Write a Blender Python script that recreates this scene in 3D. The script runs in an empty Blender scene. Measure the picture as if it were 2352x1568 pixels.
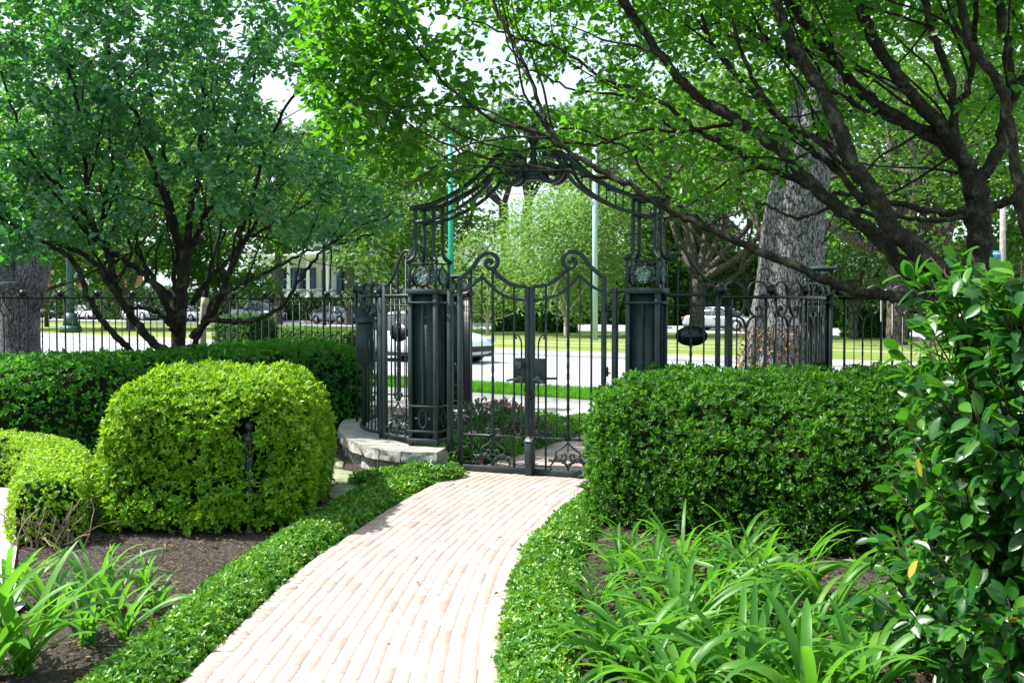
import bpy, math, random
import numpy as np
from mathutils import Matrix, Vector, noise as mnoise

C = bpy.context.scene.collection
scene = bpy.context.scene
rng = np.random.default_rng(7)
random.seed(7)
R = math.radians

# ------------------------------------------------------------------ camera
FPX, HOR, CAMH = 2450.0, 695.0, 1.65          # focal length and horizon in 2352x1568 picture pixels
PITCH = math.atan((784 - HOR) / FPX)
cam = bpy.data.cameras.new("camera"); cam.sensor_width = 36; cam.lens = 36 * FPX / 2352
cam.clip_start = 0.1; cam.clip_end = 2000
co = bpy.data.objects.new("camera", cam); C.objects.link(co)
co.location = (0, 0, CAMH); co.rotation_euler = (math.pi / 2 - PITCH, 0, 0)
scene.camera = co
# ------------------------------------------------------------------ light
SUN = Vector((-0.76, 0.08, 1.0)).normalized()   # towards the sun
w = bpy.data.worlds.new("World"); scene.world = w; w.use_nodes = True
nt = w.node_tree; nt.nodes.clear()
sky = nt.nodes.new("ShaderNodeTexSky"); sky.sky_type = 'NISHITA'; sky.sun_disc = False
sky.sun_elevation = math.asin(SUN.z); sky.sun_rotation = math.atan2(SUN.x, SUN.y)
sky.dust_density = 2.5; sky.air_density = 1.0
tc = nt.nodes.new("ShaderNodeTexCoord"); nz = nt.nodes.new("ShaderNodeTexNoise"); nz.inputs['Scale'].default_value = 2.2; nz.inputs['Detail'].default_value = 6
rmp = nt.nodes.new("ShaderNodeMapRange"); rmp.inputs[1].default_value = 0.3; rmp.inputs[2].default_value = 0.62
rmp.inputs[3].default_value = 0.45; rmp.inputs[4].default_value = 0.95
mx = nt.nodes.new("ShaderNodeMix"); mx.data_type = 'RGBA'; mx.inputs[7].default_value = (4.3, 5.2, 5.7, 1)
bg = nt.nodes.new("ShaderNodeBackground"); bg.inputs[1].default_value = 0.125
wo = nt.nodes.new("ShaderNodeOutputWorld")
L_ = nt.links.new
L_(tc.outputs['Generated'], nz.inputs['Vector']); L_(nz.outputs['Fac'], rmp.inputs[0]); L_(rmp.outputs[0], mx.inputs[0])
L_(sky.outputs[0], mx.inputs[6]); L_(mx.outputs[2], bg.inputs[0]); L_(bg.outputs[0], wo.inputs[0])
sl = bpy.data.lights.new("sun", 'SUN'); sl.energy = 5.0; sl.angle = R(0.53); sl.color = (1.0, 0.955, 0.87)
so = bpy.data.objects.new("sun", sl); C.objects.link(so)
so.rotation_euler = SUN.to_track_quat('Z', 'Y').to_euler(); so.location = (0, 0, 30)
scene.view_settings.view_transform = 'Standard'; scene.view_settings.look = 'None'
scene.view_settings.exposure = 1.15; scene.view_settings.gamma = 1
scene.render.engine = 'CYCLES'
cy = scene.cycles
cy.max_bounces = 7; cy.diffuse_bounces = 3; cy.glossy_bounces = 3; cy.transmission_bounces = 5; cy.transparent_max_bounces = 6
cy.use_denoising = True; cy.caustics_reflective = False; cy.caustics_refractive = False
cy.sample_clamp_indirect = 8

# ------------------------------------------------------------------ picture -> world
def ray(px, py):
    c, s = math.cos(PITCH), math.sin(PITCH)
    a, b = px - 1176.0, 784.0 - py
    return np.array([a, FPX * c + b * s, -FPX * s + b * c])
def P(px, py, Y):
    d = ray(px, py); return np.array([d[0] * Y / d[1], Y, CAMH + d[2] * Y / d[1]])
def G(px, py, z=0.0):
    d = ray(px, py); t = (z - CAMH) / d[2]; return np.array([d[0] * t, d[1] * t, z])
def V3(*a): return np.array(a, float)
def unit(v):
    v = np.asarray(v, float); n = np.linalg.norm(v, axis=-1, keepdims=True); return v / np.maximum(n, 1e-9)

# ------------------------------------------------------------------ materials
MATS = {}
def newmat(name):
    m = bpy.data.materials.new(name); m.use_nodes = True; m.node_tree.nodes.clear(); MATS[name] = m
    nt = m.node_tree; out = nt.nodes.new("ShaderNodeOutputMaterial"); return m, nt, out
def pbsdf(nt, col=None, rough=.5, spec=.5, metal=0):
    b = nt.nodes.new("ShaderNodeBsdfPrincipled")
    if col is not None: b.inputs['Base Color'].default_value = (*col, 1)
    b.inputs['Roughness'].default_value = rough; b.inputs['Specular IOR Level'].default_value = spec; b.inputs['Metallic'].default_value = metal
    return b
def ramp(nt, stops, fac):
    r = nt.nodes.new("ShaderNodeValToRGB"); e = r.color_ramp.elements
    while len(e) < len(stops): e.new(0.5)
    for i, (p, c) in enumerate(stops): e[i].position = p; e[i].color = (*c, 1)
    nt.links.new(fac, r.inputs[0]); return r.outputs[0]
def noise(nt, scale, detail=4, vec=None, rough=.55, coord='Object'):
    n = nt.nodes.new("ShaderNodeTexNoise"); n.inputs['Scale'].default_value = scale; n.inputs['Detail'].default_value = detail; n.inputs['Roughness'].default_value = rough
    if vec is None:
        t = nt.nodes.new("ShaderNodeTexCoord"); vec = t.outputs[coord]
    nt.links.new(vec, n.inputs['Vector']); return n.outputs['Fac']
def bump(nt, h, bsdf, strength=.5, dist=.01):
    b = nt.nodes.new("ShaderNodeBump"); b.inputs['Strength'].default_value = strength; b.inputs['Distance'].default_value = dist
    nt.links.new(h, b.inputs['Height']); nt.links.new(b.outputs[0], bsdf.inputs['Normal']); return b
def mixc(nt, a, b, fac, mode='MIX'):
    m = nt.nodes.new("ShaderNodeMix"); m.data_type = 'RGBA'; m.blend_type = mode
    for sock, v in ((m.inputs[6], a), (m.inputs[7], b), (m.inputs[0], fac)):
        if isinstance(v, (int, float)): sock.default_value = v
        elif isinstance(v, tuple): sock.default_value = (*v, 1)
        else: nt.links.new(v, sock)
    return m.outputs[2]
def simple(name, c1, c2=None, scale=8, rough=.5, spec=.5, metal=0, bstr=0, bscale=60, bdist=.004, detail=5):
    m, nt, out = newmat(name)
    b = pbsdf(nt, c1, rough, spec, metal)
    if c2 is not None: nt.links.new(ramp(nt, [(.3, c1), (.7, c2)], noise(nt, scale, detail)), b.inputs['Base Color'])
    if bstr: bump(nt, noise(nt, bscale, 5), b, bstr, bdist)
    nt.links.new(b.outputs[0], out.inputs[0]); return m
def leafmat(name, cols, trans, tfac=.4, rough=.38, spec=.5, nscale=3.0):
    """cols: dark..light reflect colours per leaf; trans: transmitted colour"""
    m, nt, out = newmat(name)
    g = nt.nodes.new("ShaderNodeNewGeometry")
    n = noise(nt, nscale, 3)
    ma = nt.nodes.new("ShaderNodeMath"); ma.operation = 'MULTIPLY_ADD'; ma.inputs[1].default_value = .75
    nt.links.new(g.outputs['Random Per Island'], ma.inputs[0])
    mb = nt.nodes.new("ShaderNodeMath"); mb.operation = 'MULTIPLY_ADD'; mb.inputs[1].default_value = .8; mb.inputs[2].default_value = -.28
    nt.links.new(n, mb.inputs[0]); nt.links.new(mb.outputs[0], ma.inputs[2])
    k = len(cols)
    c = ramp(nt, [(i / (k - 1), cols[i]) for i in range(k)], ma.outputs[0])
    b = pbsdf(nt, None, rough, spec); nt.links.new(c, b.inputs['Base Color'])
    t = nt.nodes.new("ShaderNodeBsdfTranslucent")
    tcol = mixc(nt, c, trans, .8); nt.links.new(tcol, t.inputs[0])
    ms = nt.nodes.new("ShaderNodeMixShader"); ms.inputs[0].default_value = tfac
    nt.links.new(b.outputs[0], ms.inputs[1]); nt.links.new(t.outputs[0], ms.inputs[2]); nt.links.new(ms.outputs[0], out.inputs[0])
    return m

IRON = simple("iron_paint", (.008, .020, .022), (.018, .038, .040), 9, .42, .4, 0, .12, 90, .001)
def _iron():
    nt = IRON.node_tree; b = [n for n in nt.nodes if n.type == 'BSDF_PRINCIPLED'][0]
    r = nt.nodes.new("ShaderNodeMapRange"); r.inputs[3].default_value = .38; r.inputs[4].default_value = .60
    nt.links.new(noise(nt, 25, 4), r.inputs[0]); nt.links.new(r.outputs[0], b.inputs['Roughness'])
_iron()
IRONB = simple("black_iron", (.004, .006, .007), (.009, .013, .014), 14, .4, .5, 0, .2, 90, .002)
PATINA = simple("verdigris", (.10, .22, .2), (.32, .45, .42), 40, .6, .3, 0, .4, 90, .003)
CHROME = simple("brushed_steel", (.32, .34, .36), (.42, .43, .45), 20, .35, .5, .8)
def mat_bark(name, dark, light, lichen, scale=14, amp=.02):
    m, nt, out = newmat(name); b = pbsdf(nt, None, .85, .2)
    t = nt.nodes.new("ShaderNodeTexCoord"); mp = nt.nodes.new("ShaderNodeMapping"); mp.inputs['Scale'].default_value = (1, 1, .35)
    nt.links.new(t.outputs['Object'], mp.inputs[0])
    v = nt.nodes.new("ShaderNodeTexVoronoi"); v.feature = 'DISTANCE_TO_EDGE'; v.inputs['Scale'].default_value = scale
    nw = nt.nodes.new("ShaderNodeTexNoise"); nw.inputs['Scale'].default_value = scale * .8; nt.links.new(mp.outputs[0], nw.inputs['Vector'])
    ad = nt.nodes.new("ShaderNodeVectorMath"); ad.operation = 'MULTIPLY_ADD'; ad.inputs[1].default_value = (.12, .12, .12)
    nt.links.new(nw.outputs['Color'], ad.inputs[0]); nt.links.new(mp.outputs[0], ad.inputs[2]); nt.links.new(ad.outputs[0], v.inputs['Vector'])
    mr = nt.nodes.new("ShaderNodeMapRange"); mr.inputs[2].default_value = .12; nt.links.new(v.outputs['Distance'], mr.inputs[0])
    c = mixc(nt, dark, light, mr.outputs[0])
    n2 = noise(nt, 9, 5); f = ramp(nt, [(.52, (0, 0, 0)), (.66, (1, 1, 1))], n2)
    c2 = mixc(nt, c, lichen, f); nt.links.new(c2, b.inputs['Base Color'])
    bump(nt, mr.outputs[0], b, .9, amp)
    nt.links.new(b.outputs[0], out.inputs[0]); return m
BARK = mat_bark("limb_bark", (.010, .008, .006), (.032, .026, .020), (.07, .08, .055), 34, .008)
BARKD = mat_bark("dark_limb_bark", (.012, .010, .008), (.04, .034, .028), (.055, .06, .045), 34, .008)
OAKB = mat_bark("oak_bark", (.022, .018, .018), (.20, .19, .20), (.13, .17, .14), 20, .07)
OAKD = mat_bark("far_oak_bark", (.03, .022, .018), (.12, .10, .085), (.10, .12, .09), 9, .04)
BIRCH = simple("pale_stake_bark", (.35, .30, .24), (.62, .56, .48), 12, .8, .2)
TWIGM = simple("bare_twigs", (.22, .16, .10), (.34, .26, .17), 10, .85, .2)
STALK = simple("brown_stalks", (.05, .035, .02), (.10, .07, .04), 10, .85, .2)

# leaves
AZ_L = leafmat("azalea_sun_tinted_leaves", [(.035, .15, .008), (.13, .34, .014), (.34, .52, .03)], (.38, .62, .02), .42, .40, .45)  # yellow of the sunlight is put into these leaf colours
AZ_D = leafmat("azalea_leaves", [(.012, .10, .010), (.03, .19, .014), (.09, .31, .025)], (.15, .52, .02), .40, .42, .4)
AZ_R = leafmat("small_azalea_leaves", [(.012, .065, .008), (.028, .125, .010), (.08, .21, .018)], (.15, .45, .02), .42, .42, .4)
BOXL = leafmat("boxwood_leaves", [(.07, .22, .010), (.24, .46, .02), (.42, .60, .05)], (.42, .68, .03), .42, .35, .5)
JASL = leafmat("jasmine_leaves", [(.014, .09, .014), (.045, .19, .015), (.10, .28, .02), (.42, .52, .08)], (.22, .52, .03), .32, .34, .5)
MAGL = leafmat("tree_leaves_sky_tint", [(.013, .08, .042), (.034, .15, .075), (.11, .29, .13)], (.15, .52, .04), .42, .25, .8)  # teal in the colours stands in for sky reflected on the leaves
MAGR = leafmat("tree_leaves_green", [(.012, .065, .010), (.026, .12, .012), (.07, .20, .02)], (.18, .55, .015), .48, .38, .4)
CAML = leafmat("camellia_leaves", [(.008, .05, .010), (.014, .08, .012), (.028, .13, .014), (.10, .26, .02)], (.12, .45, .02), .30, .33, .5)
STRL = leafmat("strap_leaves", [(.03, .12, .015), (.06, .20, .02), (.12, .28, .03)], (.20, .55, .03), .42, .42, .35)
DRYL = leafmat("dry_leaves", [(.10, .045, .02), (.24, .14, .07), (.34, .24, .14)], (.3, .18, .06), .2, .8, .2)
GRSL = leafmat("grass_blades", [(.05, .19, .012), (.08, .28, .015), (.14, .36, .02)], (.2, .6, .02), .4, .5, .3)
OAKL = leafmat("oak_leaves", [(.014, .055, .010), (.03, .10, .015), (.07, .17, .025)], (.18, .42, .03), .45, .5, .3, 1.2)
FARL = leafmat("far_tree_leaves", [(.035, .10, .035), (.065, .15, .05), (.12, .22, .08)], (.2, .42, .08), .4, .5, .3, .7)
WILL = leafmat("feathery_leaves", [(.05, .15, .03), (.14, .29, .06), (.26, .42, .12)], (.34, .6, .12), .4, .5, .3, 1)
DARKL = leafmat("dark_hedge_leaves", [(.012, .05, .012), (.025, .085, .018), (.05, .13, .025)], (.1, .3, .03), .35, .5, .3, 1)
IMPL = leafmat("impatiens_leaves", [(.012, .05, .016), (.03, .09, .025), (.06, .13, .035)], (.1, .3, .05), .3, .35, .4)
PINK = leafmat("pink_petals", [(.55, .04, .30), (.72, .10, .45), (.8, .3, .6)], (.8, .2, .5), .4, .6, .2)
CORE = simple("shrub_shade_core", (.008, .016, .005), (.02, .03, .010), 20, .95, .05, 0, .8, 60, .02)  # solid core; near-black colour stands in for shade between the leaves
CORER = simple("hedge_shade_core", (.006, .02, .004), (.014, .036, .008), 20, .95, .05, 0, .8, 60, .02)  # same for clipped hedges and edging: inner shade put into a dark green

def mat_mulch():
    m, nt, out = newmat("mulch"); b = pbsdf(nt, None, .92, .15)
    n1 = noise(nt, 38, 8, rough=.8); n2 = noise(nt, 2.5, 4); n3 = noise(nt, 190, 3)
    c = ramp(nt, [(.34, (.010, .008, .006)), (.47, (.045, .035, .028)), (.57, (.17, .14, .12)), (.67, (.42, .38, .34))], n1)
    c = mixc(nt, c, ramp(nt, [(.35, (.02, .014, .011)), (.68, (.26, .23, .20))], n3), ramp(nt, [(.35, (.25,) * 3), (.7, (.6,) * 3)], n2))
    nt.links.new(c, b.inputs['Base Color']); bump(nt, n1, b, 1, .05); nt.links.new(b.outputs[0], out.inputs[0]); return m
MULCH = mat_mulch()
def mat_brick():
    m, nt, out = newmat("paving_brick"); b = pbsdf(nt, None, .8, .25)
    g = nt.nodes.new("ShaderNodeNewGeometry")
    c = ramp(nt, [(0, (.36, .215, .185)), (.12, (.39, .26, .235)), (.38, (.41, .295, .27)), (.6, (.42, .325, .30)), (.82, (.38, .32, .31)), (1, (.43, .36, .335))], g.outputs['Random Per Island'])
    n = noise(nt, 30, 6, rough=.7); c = mixc(nt, c, ramp(nt, [(.3, (.26, .20, .185)), (.65, (.44, .37, .345))], n), .30)
    st = ramp(nt, [(.60, (0, 0, 0)), (.72, (.5,) * 3)], noise(nt, 1.6, 5)); c = mixc(nt, c, (.24, .19, .165), st)
    nt.links.new(c, b.inputs['Base Color']); bump(nt, noise(nt, 150, 5), b, .5, .003); nt.links.new(b.outputs[0], out.inputs[0]); return m
BRICK = mat_brick()
MORTAR = simple("path_mortar", (.54, .50, .47), (.66, .62, .59), 12, .95, .1, 0, .6, 140, .004)
def mat_granite():
    m, nt, out = newmat("rough_granite"); b = pbsdf(nt, None, .85, .25)
    n1 = noise(nt, 48, 9, rough=.85); c = ramp(nt, [(.36, (.03, .03, .035)), (.47, (.16, .165, .17)), (.56, (.36, .355, .35)), (.68, (.60, .58, .55))], n1)
    g = nt.nodes.new("ShaderNodeNewGeometry"); c = mixc(nt, c, ramp(nt, [(0, (.34, .33, .32)), (1, (.55, .52, .46))], g.outputs['Random Per Island']), .35)
    st = ramp(nt, [(.52, (0,) * 3), (.68, (.75,) * 3)], noise(nt, 7, 5)); c = mixc(nt, c, (.16, .15, .09), st)
    nt.links.new(c, b.inputs['Base Color']); bump(nt, noise(nt, 45, 7, rough=.7), b, .8, .012); nt.links.new(b.outputs[0], out.inputs[0]); return m
GRAN = mat_granite()
FLAG = simple("mossy_flagstone", (.16, .18, .09), (.36, .37, .27), 6, .85, .2, 0, .5, 60, .006)
CONC = simple("concrete", (.42, .41, .39), (.55, .54, .51), 5, .9, .2, 0, .4, 120, .003)
KERBM = simple("kerb_concrete", (.34, .34, .34), (.46, .46, .45), 3, .9, .2, 0, .4, 80, .004)
ASPH = simple("sun_bleached_asphalt", (.25, .26, .285), (.34, .35, .375), 1.2, .88, .3, 0, .5, 160, .004)
AGG = simple("exposed_aggregate", (.30, .29, .27), (.52, .50, .47), 70, .9, .2, 0, .9, 90, .01)
LINEM = simple("road_paint", (.6, .6, .58), (.72, .72, .7), 30, .7, .3)
def mat_lawn(name, a, b_, d):
    m, nt, out = newmat(name); b = pbsdf(nt, None, .95, .1)
    c = mixc(nt, ramp(nt, [(.3, a), (.7, b_)], noise(nt, 1.3, 5)), ramp(nt, [(.35, a), (.7, d)], noise(nt, 25, 6)), .5)
    nt.links.new(c, b.inputs['Base Color']); bump(nt, noise(nt, 60, 4), b, .8, .03); nt.links.new(b.outputs[0], out.inputs[0]); return m
LAWN = mat_lawn("median_grass", (.13, .22, .035), (.24, .32, .075), (.34, .36, .15))
LAWNV = mat_lawn("verge_soil_grass", (.03, .10, .01), (.05, .15, .015), (.08, .12, .03))
DIRT = simple("track_dirt", (.38, .34, .24), (.27, .30, .13), 2.5, .95, .1, 0, .5, 60, .01, 7)
WHITEP = simple("white_house_paint", (.72, .74, .76), (.80, .81, .82), 2, .6, .3)
SHUT = simple("blue_shutter_paint", (.06, .10, .20), (.08, .13, .25), 6, .5, .4)
ROOFM = simple("slate_roof", (.09, .09, .10), (.15, .15, .16), 6, .8, .2)
BRICKW = simple("red_brick_wall", (.25, .10, .07), (.36, .16, .11), 12, .9, .2)
TEALP = simple("teal_pole_paint", (.012, .27, .22), (.02, .33, .27), 4, .45, .4)
GALV = simple("galvanised_pole", (.34, .46, .53), (.44, .55, .62), 5, .5, .5, 0)
DKGRN = simple("dark_green_pole", (.015, .05, .05), (.03, .08, .08), 5, .5, .4)
SIGNB = simple("blue_sign", (.03, .22, .50), (.05, .28, .58), 10, .4, .4)
WHITEM = simple("white_sign_paint", (.75, .76, .78), (.8, .8, .8), 10, .4, .4)
WOODP = simple("grey_timber_pole", (.20, .19, .18), (.34, .33, .31), 8, .9, .2)
def paint(name, c, metal=0.0):
    m, nt, out = newmat(name); b = pbsdf(nt, c, .28, .5, metal); b.inputs['Coat Weight'].default_value = .6; b.inputs['Coat Roughness'].default_value = .06
    nt.links.new(b.outputs[0], out.inputs[0]); return m
CW = paint("white_car_paint", (.78, .79, .80)); CS = paint("silver_car_paint", (.42, .46, .50), .4); CG = paint("grey_car_paint", (.22, .25, .29), .3); CB = paint("black_car_paint", (.012, .013, .016))
GLASS = simple("car_glass", (.02, .03, .035), (.03, .045, .05), 2, .08, .8)
TYRE = simple("tyre_rubber", (.012,) * 3, (.02,) * 3, 20, .8, .2); RIM = simple("wheel_alloy", (.4,) * 3, (.5,) * 3, 10, .3, .5, .7)
TAIL = simple("red_tail_lamp", (.45, .02, .015), (.5, .03, .02), 10, .2, .6); HEADL = simple("headlamp_lens", (.5, .55, .6), (.6, .65, .7), 10, .1, .8)
BLKP = simple("black_plastic", (.012,) * 3, (.02,) * 3, 10, .5, .4)

# ------------------------------------------------------------------ object helpers
def tag(o, label=None, cat=None, group=None, kind=None):
    if label: o['label'] = label
    if cat: o['category'] = cat
    if group: o['group'] = group
    if kind: o['kind'] = kind
    return o
def thing(name, label, cat, loc=(0, 0, 0), rotz=0.0, group=None):
    o = bpy.data.objects.new(name, None); C.objects.link(o); o.empty_display_size = .2
    o.location = tuple(float(v) for v in loc); o.rotation_euler = (0, 0, rotz); tag(o, label, cat, group); return o
def mesh_np(name, V, quads=None, tris=None, mat=None, parent=None, world=False, smooth=False):
    V = np.asarray(V, np.float32).reshape(-1, 3)
    if world and parent is not None:
        c, s = math.cos(-parent.rotation_euler.z), math.sin(-parent.rotation_euler.z)
        W = V - np.array(parent.location, np.float32); V = np.stack([W[:, 0] * c - W[:, 1] * s, W[:, 0] * s + W[:, 1] * c, W[:, 2]], 1)
    me = bpy.data.meshes.new(name)
    q = np.zeros((0, 4), np.int32) if quads is None or len(quads) == 0 else np.asarray(quads, np.int32)
    t = np.zeros((0, 3), np.int32) if tris is None or len(tris) == 0 else np.asarray(tris, np.int32)
    me.vertices.add(len(V)); me.vertices.foreach_set('co', V.ravel())
    loops = np.concatenate([q.ravel(), t.ravel()]).astype(np.int32)
    me.loops.add(len(loops)); me.loops.foreach_set('vertex_index', loops)
    tot = np.concatenate([np.full(len(q), 4), np.full(len(t), 3)]).astype(np.int32)
    st = np.concatenate([[0], np.cumsum(tot)[:-1]]).astype(np.int32)
    me.polygons.add(len(tot)); me.polygons.foreach_set('loop_start', st)
    try: me.polygons.foreach_set('loop_total', tot)
    except Exception: pass
    if smooth: me.polygons.foreach_set('use_smooth', np.ones(len(tot), bool))
    me.update(calc_edges=True)
    if mat: me.materials.append(mat)
    o = bpy.data.objects.new(name, me); C.objects.link(o)
    if parent is not None: o.parent = parent
    return o
def dup(root, loc=None, rotz=None, label=None, group=None):
    def cp(o, par):
        c = o.copy(); C.objects.link(c); c.parent = par
        for ch in KIDS.get(o.name, []): cp(ch, c)
        return c
    KIDS = {}
    for o in bpy.data.objects:
        if o.parent: KIDS.setdefault(o.parent.name, []).append(o)
    r = cp(root, None)
    if loc is not None: r.location = tuple(float(v) for v in loc)
    if rotz is not None: r.rotation_euler = (0, 0, rotz)
    if label: r['label'] = label
    if group: r['group'] = group
    return r
class MB:
    """collects shapes, builds ONE mesh object"""
    def __init__(s): s.V = []; s.Q = []; s.T = []; s.n = 0
    def add(s, V, Q=None, T=None):
        V = np.asarray(V, float).reshape(-1, 3); s.V.append(V)
        if Q is not None and len(Q): s.Q.append(np.asarray(Q, int) + s.n)
        if T is not None and len(T): s.T.append(np.asarray(T, int) + s.n)
        s.n += len(V); return s
    def box(s, c, d, rz=0.0, ry=0.0, taper=1.0):
        x, y, z = [v / 2 for v in d]
        v = np.array([[-x, -y, -z], [x, -y, -z], [x, y, -z], [-x, y, -z], [-x * taper, -y * taper, z], [x * taper, -y * taper, z], [x * taper, y * taper, z], [-x * taper, y * taper, z]])
        if ry: c_, s_ = math.cos(ry), math.sin(ry); v = np.stack([v[:, 0] * c_ + v[:, 2] * s_, v[:, 1], -v[:, 0] * s_ + v[:, 2] * c_], 1)
        if rz: c_, s_ = math.cos(rz), math.sin(rz); v = np.stack([v[:, 0] * c_ - v[:, 1] * s_, v[:, 0] * s_ + v[:, 1] * c_, v[:, 2]], 1)
        s.add(v + np.asarray(c, float), [[0, 3, 2, 1], [4, 5, 6, 7], [0, 1, 5, 4], [1, 2, 6, 5], [2, 3, 7, 6], [3, 0, 4, 7]]); return s
    def tube(s, pts, rad, n=6, cap=True, closed=False, ref=None, flat=None, twist=0.0, phase=0.0):
        p = np.asarray(pts, float); m = len(p); rad = np.broadcast_to(np.asarray(rad, float), (m,))
        if closed: t = np.roll(p, -1, 0) - np.roll(p, 1, 0)
        else: t = np.gradient(p, axis=0)
        t = unit(t)
        a = V3(0, 0, 1) if ref is None else np.asarray(ref, float)
        if ref is None and abs(t[0][2]) > .9: a = V3(0, 1, 0)
        U = np.zeros_like(p); u = unit(np.cross(t[0], a))
        for i in range(m):
            if ref is not None:
                u2 = np.cross(t[i], a); u = unit(u2) if np.linalg.norm(u2) > 1e-5 else u
            else: u = unit(u - t[i] * np.dot(u, t[i]))
            U[i] = u
        W = np.cross(t, U); fl = (1, 1) if flat is None else flat
        ang = phase + np.arange(n) * 2 * np.pi / n
        A = ang[None, :] + (np.linspace(0, twist, m)[:, None] if twist else 0)
        V = p[:, None, :] + rad[:, None, None] * (fl[0] * np.cos(A)[..., None] * U[:, None, :] + fl[1] * np.sin(A)[..., None] * W[:, None, :])
        V = V.reshape(-1, 3); i = np.arange(m if closed else m - 1)[:, None]; j = np.arange(n)[None, :]
        i2 = (i + 1) % m; j2 = (j + 1) % n
        Q = np.stack([i * n + j, i * n + j2, i2 * n + j2, i2 * n + j], -1).reshape(-1, 4)
        T = []
        if cap and not closed:
            base = len(V); V = np.vstack([V, p[0], p[-1]])
            for k in range(n): T.append([base, (k + 1) % n, k]); T.append([base + 1, (m - 1) * n + k, (m - 1) * n + (k + 1) % n])
        s.add(V, Q, T); return s
    def sq(s, pts, a, b=None, ref=(0, 1, 0), cap=True, closed=False):
        """bar of rectangular section: half size a in the plane, b along ref"""
        b = a if b is None else b
        return s.tube(pts, 1.0, 4, cap, closed, ref, (a * 1.414, b * 1.414), phase=math.pi / 4)
    def vbar(s, x, y, z0, z1, a): return s.box((x, y, (z0 + z1) / 2), (a, a, z1 - z0))
    def twist(s, x, y, z0, z1, a, turns=None):
        m = max(6, int((z1 - z0) / .022)); z = np.linspace(z0, z1, m); turns = turns or (z1 - z0) / .16
        return s.tube(np.stack([np.full(m, x), np.full(m, y), z], 1), a * .75, 4, True, ref=(0, 1, 0.0001), twist=turns * math.pi)
    def lathe(s, c, prof, n=14):
        prof = np.asarray(prof, float); m = len(prof); a = np.arange(n) * 2 * np.pi / n
        V = np.stack([prof[:, 0:1] * np.cos(a), prof[:, 0:1] * np.sin(a), np.repeat(prof[:, 1:2], n, 1)], -1).reshape(-1, 3) + np.asarray(c, float)
        i = np.arange(m - 1)[:, None]; j = np.arange(n)[None, :]; j2 = (j + 1) % n
        s.add(V, np.stack([i * n + j, i * n + j2, (i + 1) * n + j2, (i + 1) * n + j], -1).reshape(-1, 4)); return s
    def ball(s, c, r, n=10):
        t = np.linspace(-np.pi / 2, np.pi / 2, 8); r = (r, r) if np.isscalar(r) else r
        return s.lathe(c, np.stack([r[0] * np.cos(t), r[1] * np.sin(t)], 1), n)
    def prism(s, poly, y0, y1):
        """poly in x,z extruded in y (convex-ish fan)"""
        p = np.asarray(poly, float); n = len(p); V = np.vstack([np.c_[p[:, 0], np.full(n, y0), p[:, 1]], np.c_[p[:, 0], np.full(n, y1), p[:, 1]], [[p[:, 0].mean(), y0, p[:, 1].mean()], [p[:, 0].mean(), y1, p[:, 1].mean()]]])
        Q = [[i, i + n, (i + 1) % n + n, (i + 1) % n] for i in range(n)]
        T = [[2 * n, i, (i + 1) % n] for i in range(n)] + [[2 * n + 1, (i + 1) % n + n, i + n] for i in range(n)]
        s.add(V, Q, T); return s
    def arrays(s):
        return np.vstack(s.V), (np.vstack(s.Q) if s.Q else None), (np.vstack(s.T) if s.T else None)
    def build(s, name, mat, parent=None, world=False, smooth=False, mirror_x=None, bevel=0):
        V, Q, T = s.arrays()
        if mirror_x is not None:
            V = V.copy(); V[:, 0] = mirror_x - V[:, 0]
            if Q is not None: Q = Q[:, ::-1]
            if T is not None: T = T[:, ::-1]
        o = mesh_np(name, V, Q, T, mat, parent, world, smooth)
        if bevel:
            b = o.modifiers.new("bevel", 'BEVEL'); b.width = bevel; b.segments = 1; b.limit_method = 'ANGLE'
        return o
def cat(pts, n=8, closed=False):
    """catmull-rom through points"""
    p = np.asarray(pts, float)
    if closed: q = np.vstack([p[-1], p, p[0], p[1]])
    else: q = np.vstack([2 * p[0] - p[1], p, 2 * p[-1] - p[-2]])
    out = []
    for i in range(len(q) - 3):
        a, b, c, d = q[i:i + 4]
        for t in np.arange(n) / n:
            out.append(.5 * ((2 * b) + (-a + c) * t + (2 * a - 5 * b + 4 * c - d) * t * t + (-a + 3 * b - 3 * c + d) * t ** 3))
    if not closed: out.append(q[-2])
    return np.array(out)
def xz(pts, y=0.0): p = np.asarray(pts, float); return np.c_[p[:, 0], np.full(len(p), y), p[:, 1]]

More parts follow.
